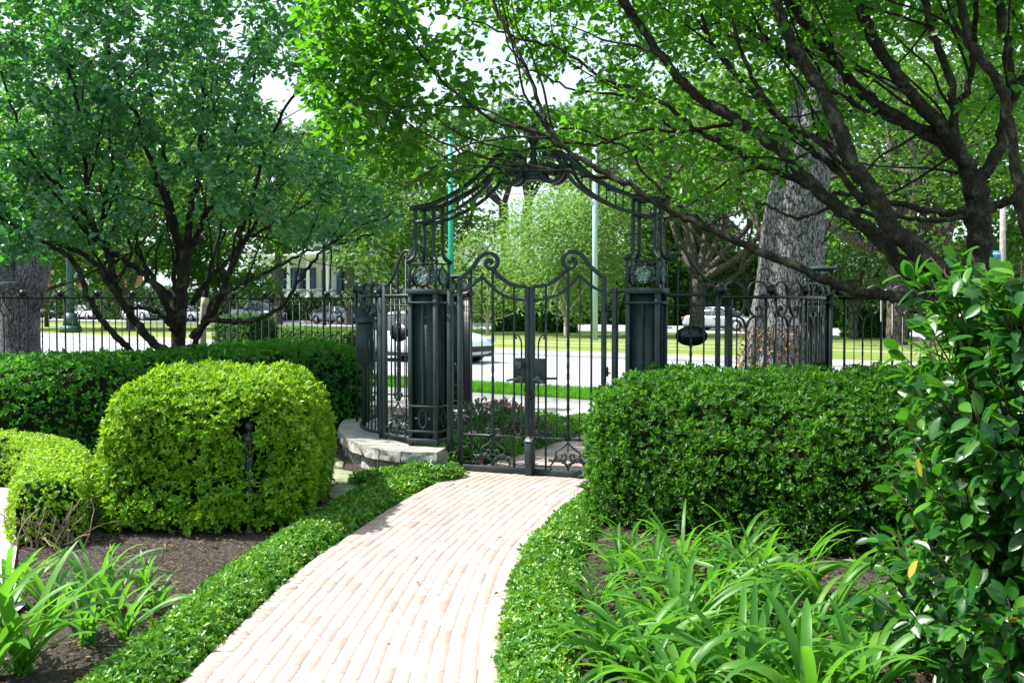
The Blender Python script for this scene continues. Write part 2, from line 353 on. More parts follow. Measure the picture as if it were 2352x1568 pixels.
# ------------------------------------------------------------------ leaves
T6 = (np.array([[0, 0], [.30, .40], [.72, .42], [1, 0], [.72, -.42], [.30, -.40]]), np.array([0, 1, 1, 0, 1, 1.0]), np.array([[0, 1, 2, 3], [0, 3, 4, 5]]), None)
T4 = (np.array([[0, 0], [.5, .5], [1, 0], [.5, -.5]]), np.array([0, .6, 0, .6]), np.array([[0, 1, 2, 3]]), None)
T8 = (np.array([[0, 0], [.28, .42], [.28, 0], [.28, -.42], [.68, .44], [.68, 0], [.68, -.44], [1, 0]]), np.array([0, 1, 0, 1, 1, 0, 1, 0.0]),
      np.array([[1, 4, 5, 2], [2, 5, 6, 3]]), np.array([[0, 1, 2], [0, 2, 3], [4, 7, 5], [5, 7, 6]]))
def _tl():
    ts = [.13, .32, .52, .72, .89]; ws = [.27, .45, .5, .42, .22]; V = [[0, 0]]; up = [0.0]; Q = []; T = []
    for t, w_ in zip(ts, ws): V += [[t, w_], [t, 0], [t, -w_]]; up += [1, 0, 1]
    V.append([1, 0]); up.append(0); k = len(ts)
    for i in range(k - 1):
        a = 1 + 3 * i; Q += [[a, a + 3, a + 4, a + 1], [a + 1, a + 4, a + 5, a + 2]]
    e = len(V) - 1; T = [[0, 1, 2], [0, 2, 3], [e - 3, e, e - 2], [e - 2, e, e - 1]]
    return (np.array(V, float), np.array(up, float), np.array(Q), np.array(T))
T8 = _tl()
def leaves(name, pos, axis, nrm, length, width, mat, parent=None, tpl=T6, fold=.18, droop=.12, world=True):
    pos = np.asarray(pos, float); n = len(pos); a = unit(axis); nn = np.asarray(nrm, float)
    nn = unit(nn - a * np.sum(nn * a, 1, keepdims=True)); b = np.cross(nn, a)
    L = np.broadcast_to(np.asarray(length, float), (n,))[:, None, None]; W = np.broadcast_to(np.asarray(width, float), (n,))[:, None, None]
    uv, up, q, t = tpl
    V = pos[:, None] + a[:, None] * (uv[None, :, 0:1] * L) + b[:, None] * (uv[None, :, 1:2] * W) + nn[:, None] * (fold * up[None, :, None] * W - droop * (uv[None, :, 0:1] ** 2) * L)
    k = len(uv); off = (np.arange(n) * k)[:, None, None]
    Q = (q[None] + off).reshape(-1, 4); T = None if t is None else (t[None] + off).reshape(-1, 3)
    return mesh_np(name, V.reshape(-1, 3), Q, T, mat, parent, world, smooth=(tpl is T8))
def rand_dirs(n): return unit(rng.normal(size=(n, 3)))

def vnoise(p, scale, seed=0, octs=3):
    p = np.asarray(p, float); r = np.random.default_rng(seed); out = np.zeros(len(p)); amp = 1; tot = 0
    for o in range(octs):
        for k in range(4):
            d = unit(r.normal(size=3)) * scale * (2 ** o) * (0.7 + .6 * r.random()); out += amp * np.sin(p @ d * 2 * np.pi + r.random() * 6.28)
        tot += amp * 2; amp *= .55
    return out / tot
def resample(p, n):
    p = np.asarray(p, float); d = np.r_[0, np.cumsum(np.linalg.norm(np.diff(p[:, :2], axis=0), axis=1))]
    t = np.linspace(0, d[-1], n); return np.stack([np.interp(t, d, p[:, k]) for k in range(p.shape[1])], 1)
def sweep(spine, hw, h, n=2.6, z0=0.0, endr=None, ns=60, nc=26, amp=.03, nscale=1.2, seed=1, skirt=.12):
    """clipped-hedge surface: spine (x,y), half width, height (scalars or per spine point)"""
    sp = np.asarray(spine, float); m = len(sp)
    hw = np.broadcast_to(hw, (m,)); h = np.broadcast_to(h, (m,))
    dat = resample(np.c_[sp, hw, h], ns); xy = dat[:, :2]; hw = dat[:, 2]; h = dat[:, 3]
    t = unit(np.gradient(xy, axis=0)); nr = np.c_[-t[:, 1], t[:, 0]]
    d = np.r_[0, np.cumsum(np.linalg.norm(np.diff(xy, axis=0), axis=1))]
    e = endr if endr is not None else hw.mean() * .9
    # extend and round both ends
    k = 9; u = np.linspace(0, 1, k + 1)[1:]
    A = [xy[0] - t[0] * e * v for v in u[::-1]]; B = [xy[-1] + t[-1] * e * v for v in u]
    sc = (1 - u ** max(n, 2.2)) ** (1 / max(n, 2.2)); sc[-1] = .02
    XY = np.vstack([A, xy, B]); N = np.vstack([np.repeat(nr[:1], k, 0), nr, np.repeat(nr[-1:], k, 0)])
    HW = np.r_[hw[0] * sc[::-1], hw, hw[-1] * sc]; s2 = (1 - (u * .93) ** 4) ** .25
    H = np.r_[h[0] * s2[::-1], h, h[-1] * s2]
    a = np.linspace(0, np.pi, nc); cx = np.sign(np.cos(a)) * np.abs(np.cos(a)) ** (2 / n); cz = np.sin(a) ** (2 / n)
    prof = 1 - skirt * np.clip(1 - cz / .45, 0, 1)
    V = np.zeros((len(XY), nc, 3)); V[..., :2] = XY[:, None] + N[:, None] * (HW[:, None] * cx * prof)[..., None]; V[..., 2] = z0 + H[:, None] * cz
    shp = V.shape; f = V.reshape(-1, 3); f = f + unit(f - np.r_[XY.mean(0), 0]) * (vnoise(f, nscale, seed) * amp)[:, None]; f[:, 2] = np.maximum(f[:, 2], z0)
    i = np.arange(shp[0] - 1)[:, None]; j = np.arange(nc - 1)[None]
    Q = np.stack([i * nc + j, i * nc + j + 1, (i + 1) * nc + j + 1, (i + 1) * nc + j], -1).reshape(-1, 4)
    return f, Q
def sample(V, Q, n):
    a, b, c, d = (V[Q[:, k]] for k in range(4))
    T = np.concatenate([np.stack([a, b, c], 1), np.stack([a, c, d], 1)]); cr = np.cross(T[:, 1] - T[:, 0], T[:, 2] - T[:, 0]); ar = np.linalg.norm(cr, axis=1)
    k = rng.choice(len(T), n, p=ar / ar.sum()); r1 = np.sqrt(rng.random(n))[:, None]; r2 = rng.random(n)[:, None]
    p = T[k, 0] * (1 - r1) + T[k, 1] * (r1 * (1 - r2)) + T[k, 2] * (r1 * r2)
    return p, unit(cr[k])
def outward(p, nrm, V):
    c = V.mean(0); c[2] = V[:, 2].max() * .4; s = np.sign(np.sum(nrm * (p - c), 1)); return nrm * s[:, None]
def shell(V, Q, inset):
    """same surface pulled inwards, for the dark inside of a shrub"""
    n = np.zeros_like(V); a, b, c = (V[Q[:, k]] for k in range(3)); fn = np.cross(b - a, c - a)
    for k in range(4): np.add.at(n, Q[:, k], fn)
    n = unit(n); cc = V.mean(0); s = np.sign(np.sum(n * (V - cc), 1))
    s = np.where(s == 0, 1, s); W = V - n * np.sign(s.sum()) * inset; W[:, 2] = np.maximum(W[:, 2], V[:, 2].min() + .002); return W
def whorls(name, p, n, k, length, ratio, mat, parent, depth=.06, spread=.85, up=.35, jit=.45, lenvar=.3, tpl=T6, out=.02):
    m = len(p); n = unit(n); q = p + n * (rng.random(m)[:, None] * (depth + out) - depth)
    ax = unit(n * .8 + V3(0, 0, up) + rng.normal(size=(m, 3)) * jit)
    ref = unit(np.cross(ax, rand_dirs(m))); bi = np.cross(ax, ref)
    pos = []; dr = []; nr = []; ln = []
    L0 = length * (1 + lenvar * rng.normal(size=m)).clip(.5, 1.7)
    for i in range(k):
        a = i * 2.4 + rng.random(m) * 1.2; rad = np.cos(a)[:, None] * ref + np.sin(a)[:, None] * bi
        sp = spread * (.6 + .8 * rng.random(m))[:, None]
        dr.append(unit(ax * (1.15 - sp * .6) + rad * sp)); nr.append(ax + .15 * rng.normal(size=(m, 3)))
        pos.append(q - ax * (rng.random(m) * .012)[:, None]); ln.append(L0 * (.75 + .4 * rng.random(m)))
    L = np.concatenate(ln)
    return leaves(name, np.concatenate(pos), np.concatenate(dr), np.concatenate(nr), L, L * ratio, mat, parent, tpl)
def strew(p, keep): return p

# ------------------------------------------------------------------ street frame
RD = V3(.79, -.613, 0); ND = V3(.613, .79, 0); K0 = V3(-.4, 36, 0)
def rs(t, off, z=0.0): q = K0 + RD * t + ND * off; q = q.copy(); q[2] = z; return q
def strip(name, o0, o1, z, mat, t0=-260, t1=120, thick=None, seg=1):
    m = MB(); a = rs(t0, o0, z); b = rs(t1, o0, z); c = rs(t1, o1, z); d = rs(t0, o1, z)
    if thick is None: m.add([a, b, c, d], [[0, 1, 2, 3]])
    else:
        dz = V3(0, 0, thick); m.add([a, b, c, d, a - dz, b - dz, c - dz, d - dz], [[0, 1, 2, 3], [0, 4, 5, 1], [1, 5, 6, 2], [2, 6, 7, 3], [3, 7, 4, 0]])
    return tag(m.build(name, mat), kind='structure')
# ground
m = MB(); m.add([(-700, -60, -.16), (700, -60, -.16), (700, 900, -.16), (-700, 900, -.16)], [[0, 1, 2, 3]]); tag(m.build("ground", LAWN), kind='structure')
strip("sidewalk", -16.0, -13.2, .012, CONC, thick=.12)
m = MB()
for k in range(-40, 40):
    a = rs(k * 1.5, -16); b = rs(k * 1.5, -13.2); d = RD * .006
    m.add([a - d + (0, 0, .016), a + d + (0, 0, .016), b + d + (0, 0, .016), b - d + (0, 0, .016)], [[0, 1, 2, 3]])
tag(m.build("sidewalk_joints", simple("dark_joint", (.12, .12, .11))), kind='structure')  # thin dark grey strips laid across the slab as joints
strip("verge", -13.2, -11.75, .02, LAWNV, thick=.15)
strip("near_kerb", -11.75, -11.5, .03, KERBM, thick=.18)
strip("road", -11.5, 0, -.10, ASPH)
for o in (-8.9, -3.2): strip("road_line", o, o + .11, -.096, LINEM)
strip("median_kerb", 0, .28, .07, KERBM, thick=.2)
strip("median_lawn", .28, 22, .06, LAWN, thick=.2)
def ragged(name, o0, o1, z, mat, t0=-170, t1=60, n=420):
    t = np.linspace(t0, t1, n); a = o0 + rng.normal(size=n) * .10 + .22 * np.sin(t * .31 + o0); b = o1 + rng.normal(size=n) * .10 + .22 * np.sin(t * .23 + o1 * 2)
    A = K0 + RD * t[:, None] + ND * a[:, None]; B = K0 + RD * t[:, None] + ND * b[:, None]; A[:, 2] = B[:, 2] = z
    return tag(mesh_np(name, np.vstack([A, B]), [[i, i + 1, i + 1 + n, i + n] for i in range(n - 1)], None, mat), kind='structure')
for i_, o in enumerate((4.2, 6.1, 9.7, 11.5)): ragged("track_bed", o, o + .5 + .15 * (i_ % 2), .064, DIRT)
ragged("bare_edge", .6, 1.15, .064, DIRT, n=200)
strip("far_kerb", 22, 22.25, .07, KERBM, thick=.2)
strip("far_road", 22.25, 35, -.10, ASPH)
strip("far_sidewalk", 35, 38, .03, CONC, thick=.2)
strip("far_lawn", 38, 140, .04, LAWN, thick=.2)
# garden soil sheet (fine bumps)
def soil():
    xs = np.arange(-10.5, 7.5, .07); ys = np.arange(1.5, 24, .07); X, Y = np.meshgrid(xs, ys)
    f = np.c_[X.ravel(), Y.ravel(), np.zeros(X.size)]
    f[:, 2] = .004 + vnoise(f, .5, 3) * .012 + vnoise(f, 5, 5, 2) * .006 + rng.normal(size=len(f)) * .004
    off = (f - K0) @ ND; nx = len(xs)
    i = np.arange(len(ys) - 1)[:, None]; j = np.arange(nx - 1)[None]
    Q = np.stack([i * nx + j, i * nx + j + 1, (i + 1) * nx + j + 1, (i + 1) * nx + j], -1).reshape(-1, 4)
    keep = (off[Q].max(1) < -15.9); Q = Q[keep]; used = np.unique(Q); mp = np.zeros(len(f), int); mp[used] = np.arange(len(used))
    tag(mesh_np("garden_soil", f[used], mp[Q], None, MULCH, smooth=True), kind='structure')
soil()
m = MB(); m.add([(-60, -5, -.02), (60, -5, -.02), (60, 1.6, -.02), (-60, 1.6, -.02)], [[0, 1, 2, 3]])
m.add([(-60, 1.6, -.02), (-10.4, 1.6, -.02), (-10.4, 26, -.02), (-60, 60, -.02)], [[0, 1, 2, 3]])
m.add([(7.4, 1.6, -.02), (60, 1.6, -.02), (16, 2, -.02), (7.4, 8.5, -.02)], [[0, 1, 2, 3]]); tag(m.build("garden_lawn", LAWNV), kind='structure')

# ------------------------------------------------------------------ brick path
LP = cat([G(x, y) for x, y in ((260, 1768), (330, 1668), (430, 1568), (560, 1440), (700, 1310), (800, 1240), (900, 1173), (1000, 1118), (1060, 1092), (1141, 1066), (1204, 1036), (1262, 1008), (1351, 977))], 12)
RP = cat([G(x, y) for x, y in ((1158, 1768), (1155, 1668), (1152, 1568), (1155, 1450), (1190, 1310), (1225, 1250), (1285, 1190), (1345, 1140), (1400, 1112), (1480, 1085), (1555, 1050), (1625, 1020), (1680, 995))], 12)
CPm = (LP + RP) / 2; arc = np.r_[0, np.cumsum(np.linalg.norm(np.diff(CPm, axis=0), axis=1))]
def pathpt(u, s):
    l = np.array([np.interp(s, arc, LP[:, k]) for k in range(2)]); r = np.array([np.interp(s, arc, RP[:, k]) for k in range(2)]); return l + (r - l) * u
m = MB()
nn_ = len(LP); V = np.vstack([np.c_[LP[:, :2], np.full(nn_, .0285)], np.c_[RP[:, :2], np.full(nn_, .0300)]])
m.add(V, [[i, i + nn_, i + nn_ + 1, i + 1] for i in range(nn_ - 1)]); tag(m.build("path_bed", MORTAR), kind='structure')
bk = MB()
def brick(u0, u1, s0, s1):
    w = np.linalg.norm(pathpt(1, (s0 + s1) / 2) - pathpt(0, (s0 + s1) / 2)); g = .0024; gu = g / w
    u0 += gu * (.6 + .9 * rng.random()); u1 -= gu * (.6 + .9 * rng.random()); s0 += g * (.6 + rng.random()); s1 -= g * (.6 + rng.random())
    c = [pathpt(u0, s0), pathpt(u1, s0), pathpt(u1, s1), pathpt(u0, s1)]; c = np.array(c); c += rng.normal(size=(4, 2)) * .0012
    z = .0315 + rng.normal() * .001; tilt = rng.normal(size=2) * .0009; ctr = c.mean(0); inn = ctr + (c - ctr) * .965
    V = [(*p, .01) for p in c] + [(*p, z - .0018) for p in c] + [(*p, z + (p - ctr) @ tilt * 4) for p in inn]
    bk.add(V, [[0, 1, 5, 4], [1, 2, 6, 5], [2, 3, 7, 6], [3, 0, 4, 7], [4, 5, 9, 8], [5, 6, 10, 9], [6, 7, 11, 10], [7, 4, 8, 11], [8, 9, 10, 11]])
NCOL = 16; BU = .075
for c_ in range(NCOL):
    u0 = BU + (1 - 2 * BU) * c_ / NCOL; u1 = BU + (1 - 2 * BU) * (c_ + 1) / NCOL; s = .1 * (c_ % 2) + rng.random() * .05
    while s < arc[-1] - .25:
        l = .2 + rng.normal() * .006; brick(u0, u1, s, s + l); s += l
for e in (0, 1):
    s = 0.02
    while s < arc[-1] - .12:
        l = .064 + rng.normal() * .0015; brick(0 if e == 0 else 1 - BU, BU if e == 0 else 1, s, s + l); s += l
tag(bk.build("brick_path", BRICK), kind='structure')
# aggregate pad at far left
poly = [G(-200, 1120), G(25, 1128), G(48, 1180), G(42, 1250), G(30, 1330), G(60, 1400), G(-60, 1500), G(-500, 1500)]
m = MB(); V = [(p[0], p[1], .032) for p in poly]; V.append(np.mean(V, 0)); n_ = len(poly)
m.add(V, None, [[n_, i, (i + 1) % n_] for i in range(n_)]); tag(m.build("aggregate_pad", AGG), kind='structure')

# ------------------------------------------------------------------ hedges and shrubs
def hedge(name, label, cat_, sp, hw, h, leafm, ntips, k, length, ratio, core_in=.08, **kw):
    wh = {a: kw.pop(a) for a in ('depth', 'spread', 'up', 'jit', 'out', 'tpl') if a in kw}
    zmin = kw.pop('zmin', 0.0); kdens = kw.pop('dens', -.62); void = kw.pop('void', None); corem = kw.pop('core', CORE)
    V, Q = sweep(sp, hw, h, **kw); t = thing(name, label, cat_, (np.mean([q[0] for q in sp]), np.mean([q[1] for q in sp]), 0))
    W = shell(V, Q, core_in)
    if zmin: W[:, 2] = np.maximum(W[:, 2], zmin * .7)
    mesh_np("shade_core", W, Q, None, corem, t, True, True)
    p, n = sample(V, Q, ntips); n = outward(p, n, V); ok = (p[:, 2] > zmin + .05 * rng.random(len(p)))
    dens = vnoise(p, 2.6, 11) + rng.normal(size=len(p)) * .22; ok &= dens > kdens
    if void is not None: ok &= ~void(p)
    whorls("foliage", p[ok], n[ok], k, length, ratio, leafm, t, **wh)
    return t, V, Q
def stalks(parent, pts, h, mat=STALK, n=30, r=.006, lean=.12):
    m = MB(); pts = np.asarray(pts)
    for i in range(n):
        b = pts[rng.integers(len(pts))] + np.r_[rng.normal(size=2) * .04, 0]; d = rng.normal(size=2) * lean; q = [b]; 
        for s_ in (.35, .7, 1): q.append(b + np.r_[d * s_ + rng.normal(size=2) * .02, h * s_])
        m.tube(cat(q, 3), np.linspace(r, r * .5, 10), 5)
    m.build("stems", mat, parent, True, True)
# long azalea hedge on the left, under the tree
hedge("azalea_hedge", "long clipped green azalea hedge running behind the bright round shrub to the iron screen", "hedge",
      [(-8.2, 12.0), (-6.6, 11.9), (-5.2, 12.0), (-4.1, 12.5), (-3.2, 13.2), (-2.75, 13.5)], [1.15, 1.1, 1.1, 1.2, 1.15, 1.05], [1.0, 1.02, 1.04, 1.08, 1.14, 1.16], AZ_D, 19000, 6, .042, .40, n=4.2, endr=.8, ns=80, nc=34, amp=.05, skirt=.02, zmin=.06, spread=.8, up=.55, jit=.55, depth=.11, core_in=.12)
# bright round azalea
hs, Vs, Qs = hedge("round_azalea", "large rounded azalea shrub with sunlit yellow-green top left of the brick path", "shrub",
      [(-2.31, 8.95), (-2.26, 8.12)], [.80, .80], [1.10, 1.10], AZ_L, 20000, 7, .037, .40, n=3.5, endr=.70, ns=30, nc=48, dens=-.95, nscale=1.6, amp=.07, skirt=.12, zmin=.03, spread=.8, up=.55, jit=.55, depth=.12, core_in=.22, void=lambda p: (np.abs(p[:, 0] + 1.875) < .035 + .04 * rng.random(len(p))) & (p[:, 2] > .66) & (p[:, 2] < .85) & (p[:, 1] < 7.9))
th = np.linspace(0, 6.28, 24); stalks(hs, np.c_[-2.24 + .55 * np.cos(th), 8.45 + .6 * np.sin(th), 0 * th], .4, n=46)
# boxwood ribbon with bare end
bx, Vb, Qb = hedge("boxwood_hedge", "low curved clipped boxwood hedge with a bare twiggy end on the far left", "hedge",
      [(-7.2, 10.6), (-5.8, 10.35), (-4.85, 10.0), (-4.15, 9.45), (-3.72, 8.75), (-3.42, 7.95), (-3.20, 7.3)], [.33, .33, .31, .28, .25, .235, .235], [.42, .42, .42, .43, .44, .46, .47], BOXL, 13000, 5, .021, .55, n=5, endr=.2, ns=70, nc=30, amp=.02, nscale=2.5, skirt=0, zmin=.03, spread=.9, depth=.03, core_in=.05, jit=.6, core=CORER)
m = MB()
for i in range(80):
    a = rng.random() * .9 - .5; b = V3(-3.16 + rng.normal() * .10, 7.02 + rng.random() * .3, .0); d = V3(math.sin(a) * .5, -.10 * rng.random(), 1)
    q = [b]
    for s_ in range(5): d = d + rng.normal(size=3) * .45; q.append(q[-1] + unit(d) * .07)
    m.tube(cat(q, 3), np.linspace(.007, .0025, 16), 4)
m.build("bare_twigs", TWIGM, bx, True, True)
# right azalea hedge
hr, Vr, Qr = hedge("azalea_hedge", "dense box-cut azalea hedge in shade right of the gate and path", "hedge",
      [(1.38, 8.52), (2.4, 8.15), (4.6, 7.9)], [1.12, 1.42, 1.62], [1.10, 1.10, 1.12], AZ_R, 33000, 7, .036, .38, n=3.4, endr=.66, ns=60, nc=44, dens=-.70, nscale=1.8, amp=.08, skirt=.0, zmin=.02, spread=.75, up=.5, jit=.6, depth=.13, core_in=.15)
# camellia
def camellia():
    t = thing("camellia_bush", "tall glossy broad-leaved bush filling the right edge of the picture", "shrub", (2.15, 4.55, 0))
    m = MB(); ctr = V3(2.25, 4.5, 0); tips = []
    for i in range(330):
        z = .04 + 1.82 * rng.random() ** .85; a = rng.random() * 2 * np.pi
        rad = (.70 + .12 * np.sin(z * 3 + 1)) * (1 if z < 1.35 else 1 - (z - 1.35) * .4) * (.55 + .5 * rng.random())
        e = ctr + V3(math.cos(a) * rad, math.sin(a) * rad, z); b = ctr + V3(math.cos(a) * .1, math.sin(a) * .1, max(.02, z - .35 - .3 * rng.random()))
        q = cat([b, b * .5 + e * .5 + V3(0, 0, -.06) + rng.normal(size=3) * .03, e], 4); m.tube(q, np.linspace(.008, .0025, len(q)), 5); tips.append((q, unit(e - b)))
    for k in range(5): a = k * 1.3; m.tube(cat([ctr + V3(.08 * math.cos(a), .08 * math.sin(a), 0), ctr + V3(.16 * math.cos(a), .16 * math.sin(a), .8), ctr + V3(.2 * math.cos(a + .4), .25 * math.sin(a), 1.55)], 5), np.linspace(.022, .008, 11), 6)
    m.build("stems", STALK, t, True, True)
    pos = []; dr = []; nr = []
    for q, d in tips:
        for j in range(32):
            s = .2 + .75 * rng.random(); p = np.array([np.interp(s * (len(q) - 1), range(len(q)), q[:, k]) for k in range(3)])
            o = unit(p - ctr - V3(0, 0, p[2] - .1)); v = unit(d * .25 + o * .35 + rng.normal(size=3) * .55 + V3(0, 0, -.12))
            pos.append(p + v * .03); dr.append(v); nr.append(V3(0, 0, .75) + o * .45 + rng.normal(size=3) * .3)
    L = .074 + .034 * rng.random(len(pos)); leaves("foliage", pos, dr, nr, L, L * .50, CAML, t, T8, fold=.14, droop=.22)
    # a few yellowed leaves
    k = 6; a = rng.random(k) * 2.0 + 3.3; z = .3 + 1.2 * rng.random(k); p = np.c_[ctr[0] + .60 * np.cos(a), ctr[1] + .60 * np.sin(a), z]
    leaves("yellow_leaves", p, rng.normal(size=(k, 3)) * .4 + V3(0, 0, -.8), np.c_[np.cos(a), np.sin(a), 0 * a], .085, .042, leafmat("yellowed_leaf", [(.35, .28, .03), (.5, .42, .06)], (.6, .5, .05), .35, .4, .4), t, T8)
camellia()

# groundcover bands of jasmine
def band(label, sp, hw, h, n, name="jasmine_edging", L=.026):
    V, Q = sweep(sp, hw, h, n=2.2, endr=.15, ns=120, nc=18, amp=.038, nscale=3.2, skirt=0, seed=int(n) % 97)
    o = mesh_np(name, shell(V, Q, .03), Q, None, CORER, None, False, True); tag(o, label, "ground cover", kind='stuff')
    p, nn = sample(V, Q, n); nn = outward(p, nn, V); nn[:, 2] = np.abs(nn[:, 2]) + .2; p = p + np.c_[rng.normal(size=(n, 2)) * .012, np.zeros(n)]
    whorls("leaves", p, nn, 5, L, .52, JASL, o, depth=.03, spread=1.15, up=.2, jit=.55, out=.03)
def offs(line, d):
    t = unit(np.gradient(line[:, :2], axis=0)); return line[:, :2] + np.c_[-t[:, 1], t[:, 0]] * d
sel = lambda A, y0, y1: A[(A[:, 1] > y0) & (A[:, 1] < y1)]
Ls = sel(LP, 4.0, 10.0); w_ = np.interp(Ls[:, 1], [4, 5, 7, 9, 10.2], [.17, .175, .18, .22, .27])
band("glossy jasmine ground cover edging the left side of the brick path", np.array([p + np.array([-1, .55]) / 1.14 * (ww + .055) for p, ww in zip(Ls[:, :2], w_)]), w_, .10, 17000)
Rs = sel(RP, 4.0, 9.0); w_ = np.interp(Rs[:, 1], [4, 6, 9], [.15, .165, .18])
band("glossy jasmine ground cover edging the right side of the brick path", np.array([p + np.array([1, -.28]) / 1.04 * (ww + .02) for p, ww in zip(Rs[:, :2], w_)]), w_, .105, 10500)
band("jasmine ground cover patch below the granite wall by the gate", [(-1.25, 9.5), (-.85, 9.75), (-.62, 9.9)], [.22, .24, .16], [.12, .14, .12], 2400)
band("jasmine ground cover in the bed beyond the gate, left of the path", [(-.35, 11.2), (.1, 12.3), (.7, 13.6), (1.05, 14.2)], [.34, .35, .4, .3], .14, 8000, L=.032)
band("jasmine ground cover along the sidewalk end of the bed beyond the gate", [(-.5, 11.0), (-.75, 12.3), (-.2, 14.5), (.45, 14.6)], [.22, .25, .3, .3], .12, 5000, L=.032)

# verge grass blades
def blades(label, t0, t1, o0, o1, n, h):
    t = rng.uniform(t0, t1, n); o = rng.uniform(o0, o1, n); p = K0 + RD * t[:, None] + ND * o[:, None]; p[:, 2] = .015
    d = rng.normal(size=(n, 3)) * .28; d[:, 2] = 1
    L = h * (.6 + .7 * rng.random(n)); ob = leaves("grass", p, d, rand_dirs(n), L, .007, GRSL, None, T4, fold=0, droop=.1); tag(ob, label, "grass", kind='stuff')
blades("bright green grass strip between sidewalk and street", -1, 13, -13.25, -11.7, 60000, .10)

# strap leaved clumps
def strap(name, label, base, n, L, wd, seed, spread=1.0, az=None, group=None):
    r = np.random.default_rng(seed); t = thing(name, label, "plant", (base[0], base[1], 0), group=group); m = MB()
    a0 = r.random() * 3.14 if az is None else az
    for i in range(n):
        a = a0 + (0 if i % 2 else math.pi) + r.normal() * .75; l = L * (.6 + .5 * r.random()); el = R(88 - (i / n) * 38 * spread - r.random() * 10)
        k = 9; p = [V3(base[0] + r.normal() * .018, base[1] + r.normal() * .018, 0)]; dr = V3(math.cos(a) * math.cos(el), math.sin(a) * math.cos(el), math.sin(el)); bend = (.05 + .16 * r.random()) * spread
        for j in range(k): dr = unit(dr + V3(math.cos(a) * .06, math.sin(a) * .06, -bend * (j / k) * 1.9)); p.append(p[-1] + dr * l / k)
        p = np.array(p); sd = V3(-math.sin(a), math.cos(a), 0); tw = r.normal() * .35; wv = wd * (.8 + .4 * r.random()) * np.array([.6, .75, .9, 1, 1, 1, .95, .85, .6, .12])
        tt = unit(np.gradient(p, axis=0)); up = np.cross(tt, sd); s2 = sd * math.cos(tw) + up * math.sin(tw)
        Lf = p + s2 * wv[:, None] * .5 + up * wv[:, None] * .16; Rt = p - s2 * wv[:, None] * .5 + up * wv[:, None] * .16
        V = np.stack([Lf, p, Rt], 1).reshape(-1, 3); Q = []
        for j in range(k):
            for c in (0, 1): Q.append([j * 3 + c, j * 3 + c + 1, (j + 1) * 3 + c + 1, (j + 1) * 3 + c])
        m.add(V, Q)
    m.build("leaves", STRL, t, True, True)
    return t
left_cl = [((-25, 1560), 12, .62, .046, "largest bright strap-leaved clump at the bottom left corner"),
           ((55, 1545), 11, .55, .044, "tall arching strap-leaved clump just right of the corner clump"),
           ((20, 1400), 9, .42, .034, "strap-leaved clump on the far left beside the aggregate pad"),
           ((120, 1430), 9, .42, .032, "strap-leaved clump behind the corner clumps at the left"),
           ((215, 1395), 10, .42, .030, "upright strap-leaved clump in front of the bare boxwood end"),
           ((205, 1480), 9, .34, .028, "strap-leaved clump with dry bases in the middle of the left group"),
           ((290, 1470), 8, .32, .028, "small strap-leaved clump nearest the jasmine edging on the left"),
           ((255, 1425), 7, .34, .028, "narrow strap-leaved clump behind the small one on the left"),
           ((365, 1410), 7, .24, .024, "smallest strap-leaved clump, standing alone on bare mulch"),
           ((330, 1350), 6, .2, .024, "short young strap-leaved clump under the rounded azalea")]
for i, ((x, y), n_, l, wd, lb) in enumerate(left_cl):
    strap("strap_leaf_plant", lb, G(x, y), n_ + 9, l * 1.22, wd * .92, 100 + i, .85, group="strap-leaved clumps left of the path")
right_cl = [((1420, 1330), 11, .34, .020, "fine arching clump at the left front corner of the right hedge"),
            ((1370, 1400), 10, .30, .018, "fine-leaved clump spilling over the edging right of the path"),
            ((1500, 1370), 11, .42, .026, "clump just behind the fine-leaved ones at the right hedge foot"),
            ((1620, 1420), 12, .50, .036, "wide arching clump in the middle of the right bed"),
            ((1740, 1400), 11, .52, .036, "tall dark clump against the shaded hedge face"),
            ((1560, 1500), 12, .46, .036, "broad clump with overlapping arched leaves mid-front of the right bed"),
            ((1910, 1440), 9, .50, .030, "upright spiky clump nearest the glossy bush"),
            ((1850, 1500), 9, .42, .034, "clump behind the three sunlit blades at the bottom right"),
            ((1450, 1560), 13, .44, .038, "sunlit yellow-green clump at the bottom edge by the path bed"),
            ((1560, 1640), 13, .44, .040, "sunlit clump cut by the bottom edge of the picture"),
            ((1720, 1620), 10, .46, .040, "clump with dark and pale leaves at the bottom centre right"),
            ((1850, 1680), 10, .50, .048, "clump with the tallest sunlit broad blades at the bottom"),
            ((1980, 1640), 9, .44, .040, "clump under the glossy bush at the bottom right"),
            ((1560, 1325), 11, .42, .032, "dark clump hard against the foot of the right hedge"),
            ((1690, 1335), 11, .44, .034, "tall clump whose tips overlap the right hedge face"),
            ((1830, 1370), 10, .44, .034, "shaded clump between the hedge face and the upright spiky clump"),
            ((1450, 1300), 10, .34, .022, "fine clump tucked under the left end of the right hedge"),
            ((1400, 1480), 9, .28, .024, "small clump on bare mulch beside the right edging")]
for i, ((x, y), n_, l, wd, lb) in enumerate(right_cl):
    strap("strap_leaf_plant", lb, G(x, y), n_ * 2 + 16, l * 1.22, wd * .86, 200 + i, 1.25, group="strap-leaved clumps right of the path")

for i, (x, y) in enumerate(((1490, 1470), (1640, 1510), (1660, 1580), (1780, 1510), (1800, 1590), (1500, 1610), (1920, 1560), (1380, 1545), (1580, 1440), (1700, 1450))):
    strap("strap_leaf_plant", "low filler clump crowded between the larger strap-leaved clumps of the right bed", G(x, y), 24, .40, .026, 300 + i, 1.15, group="filler clumps crowded into the right bed")

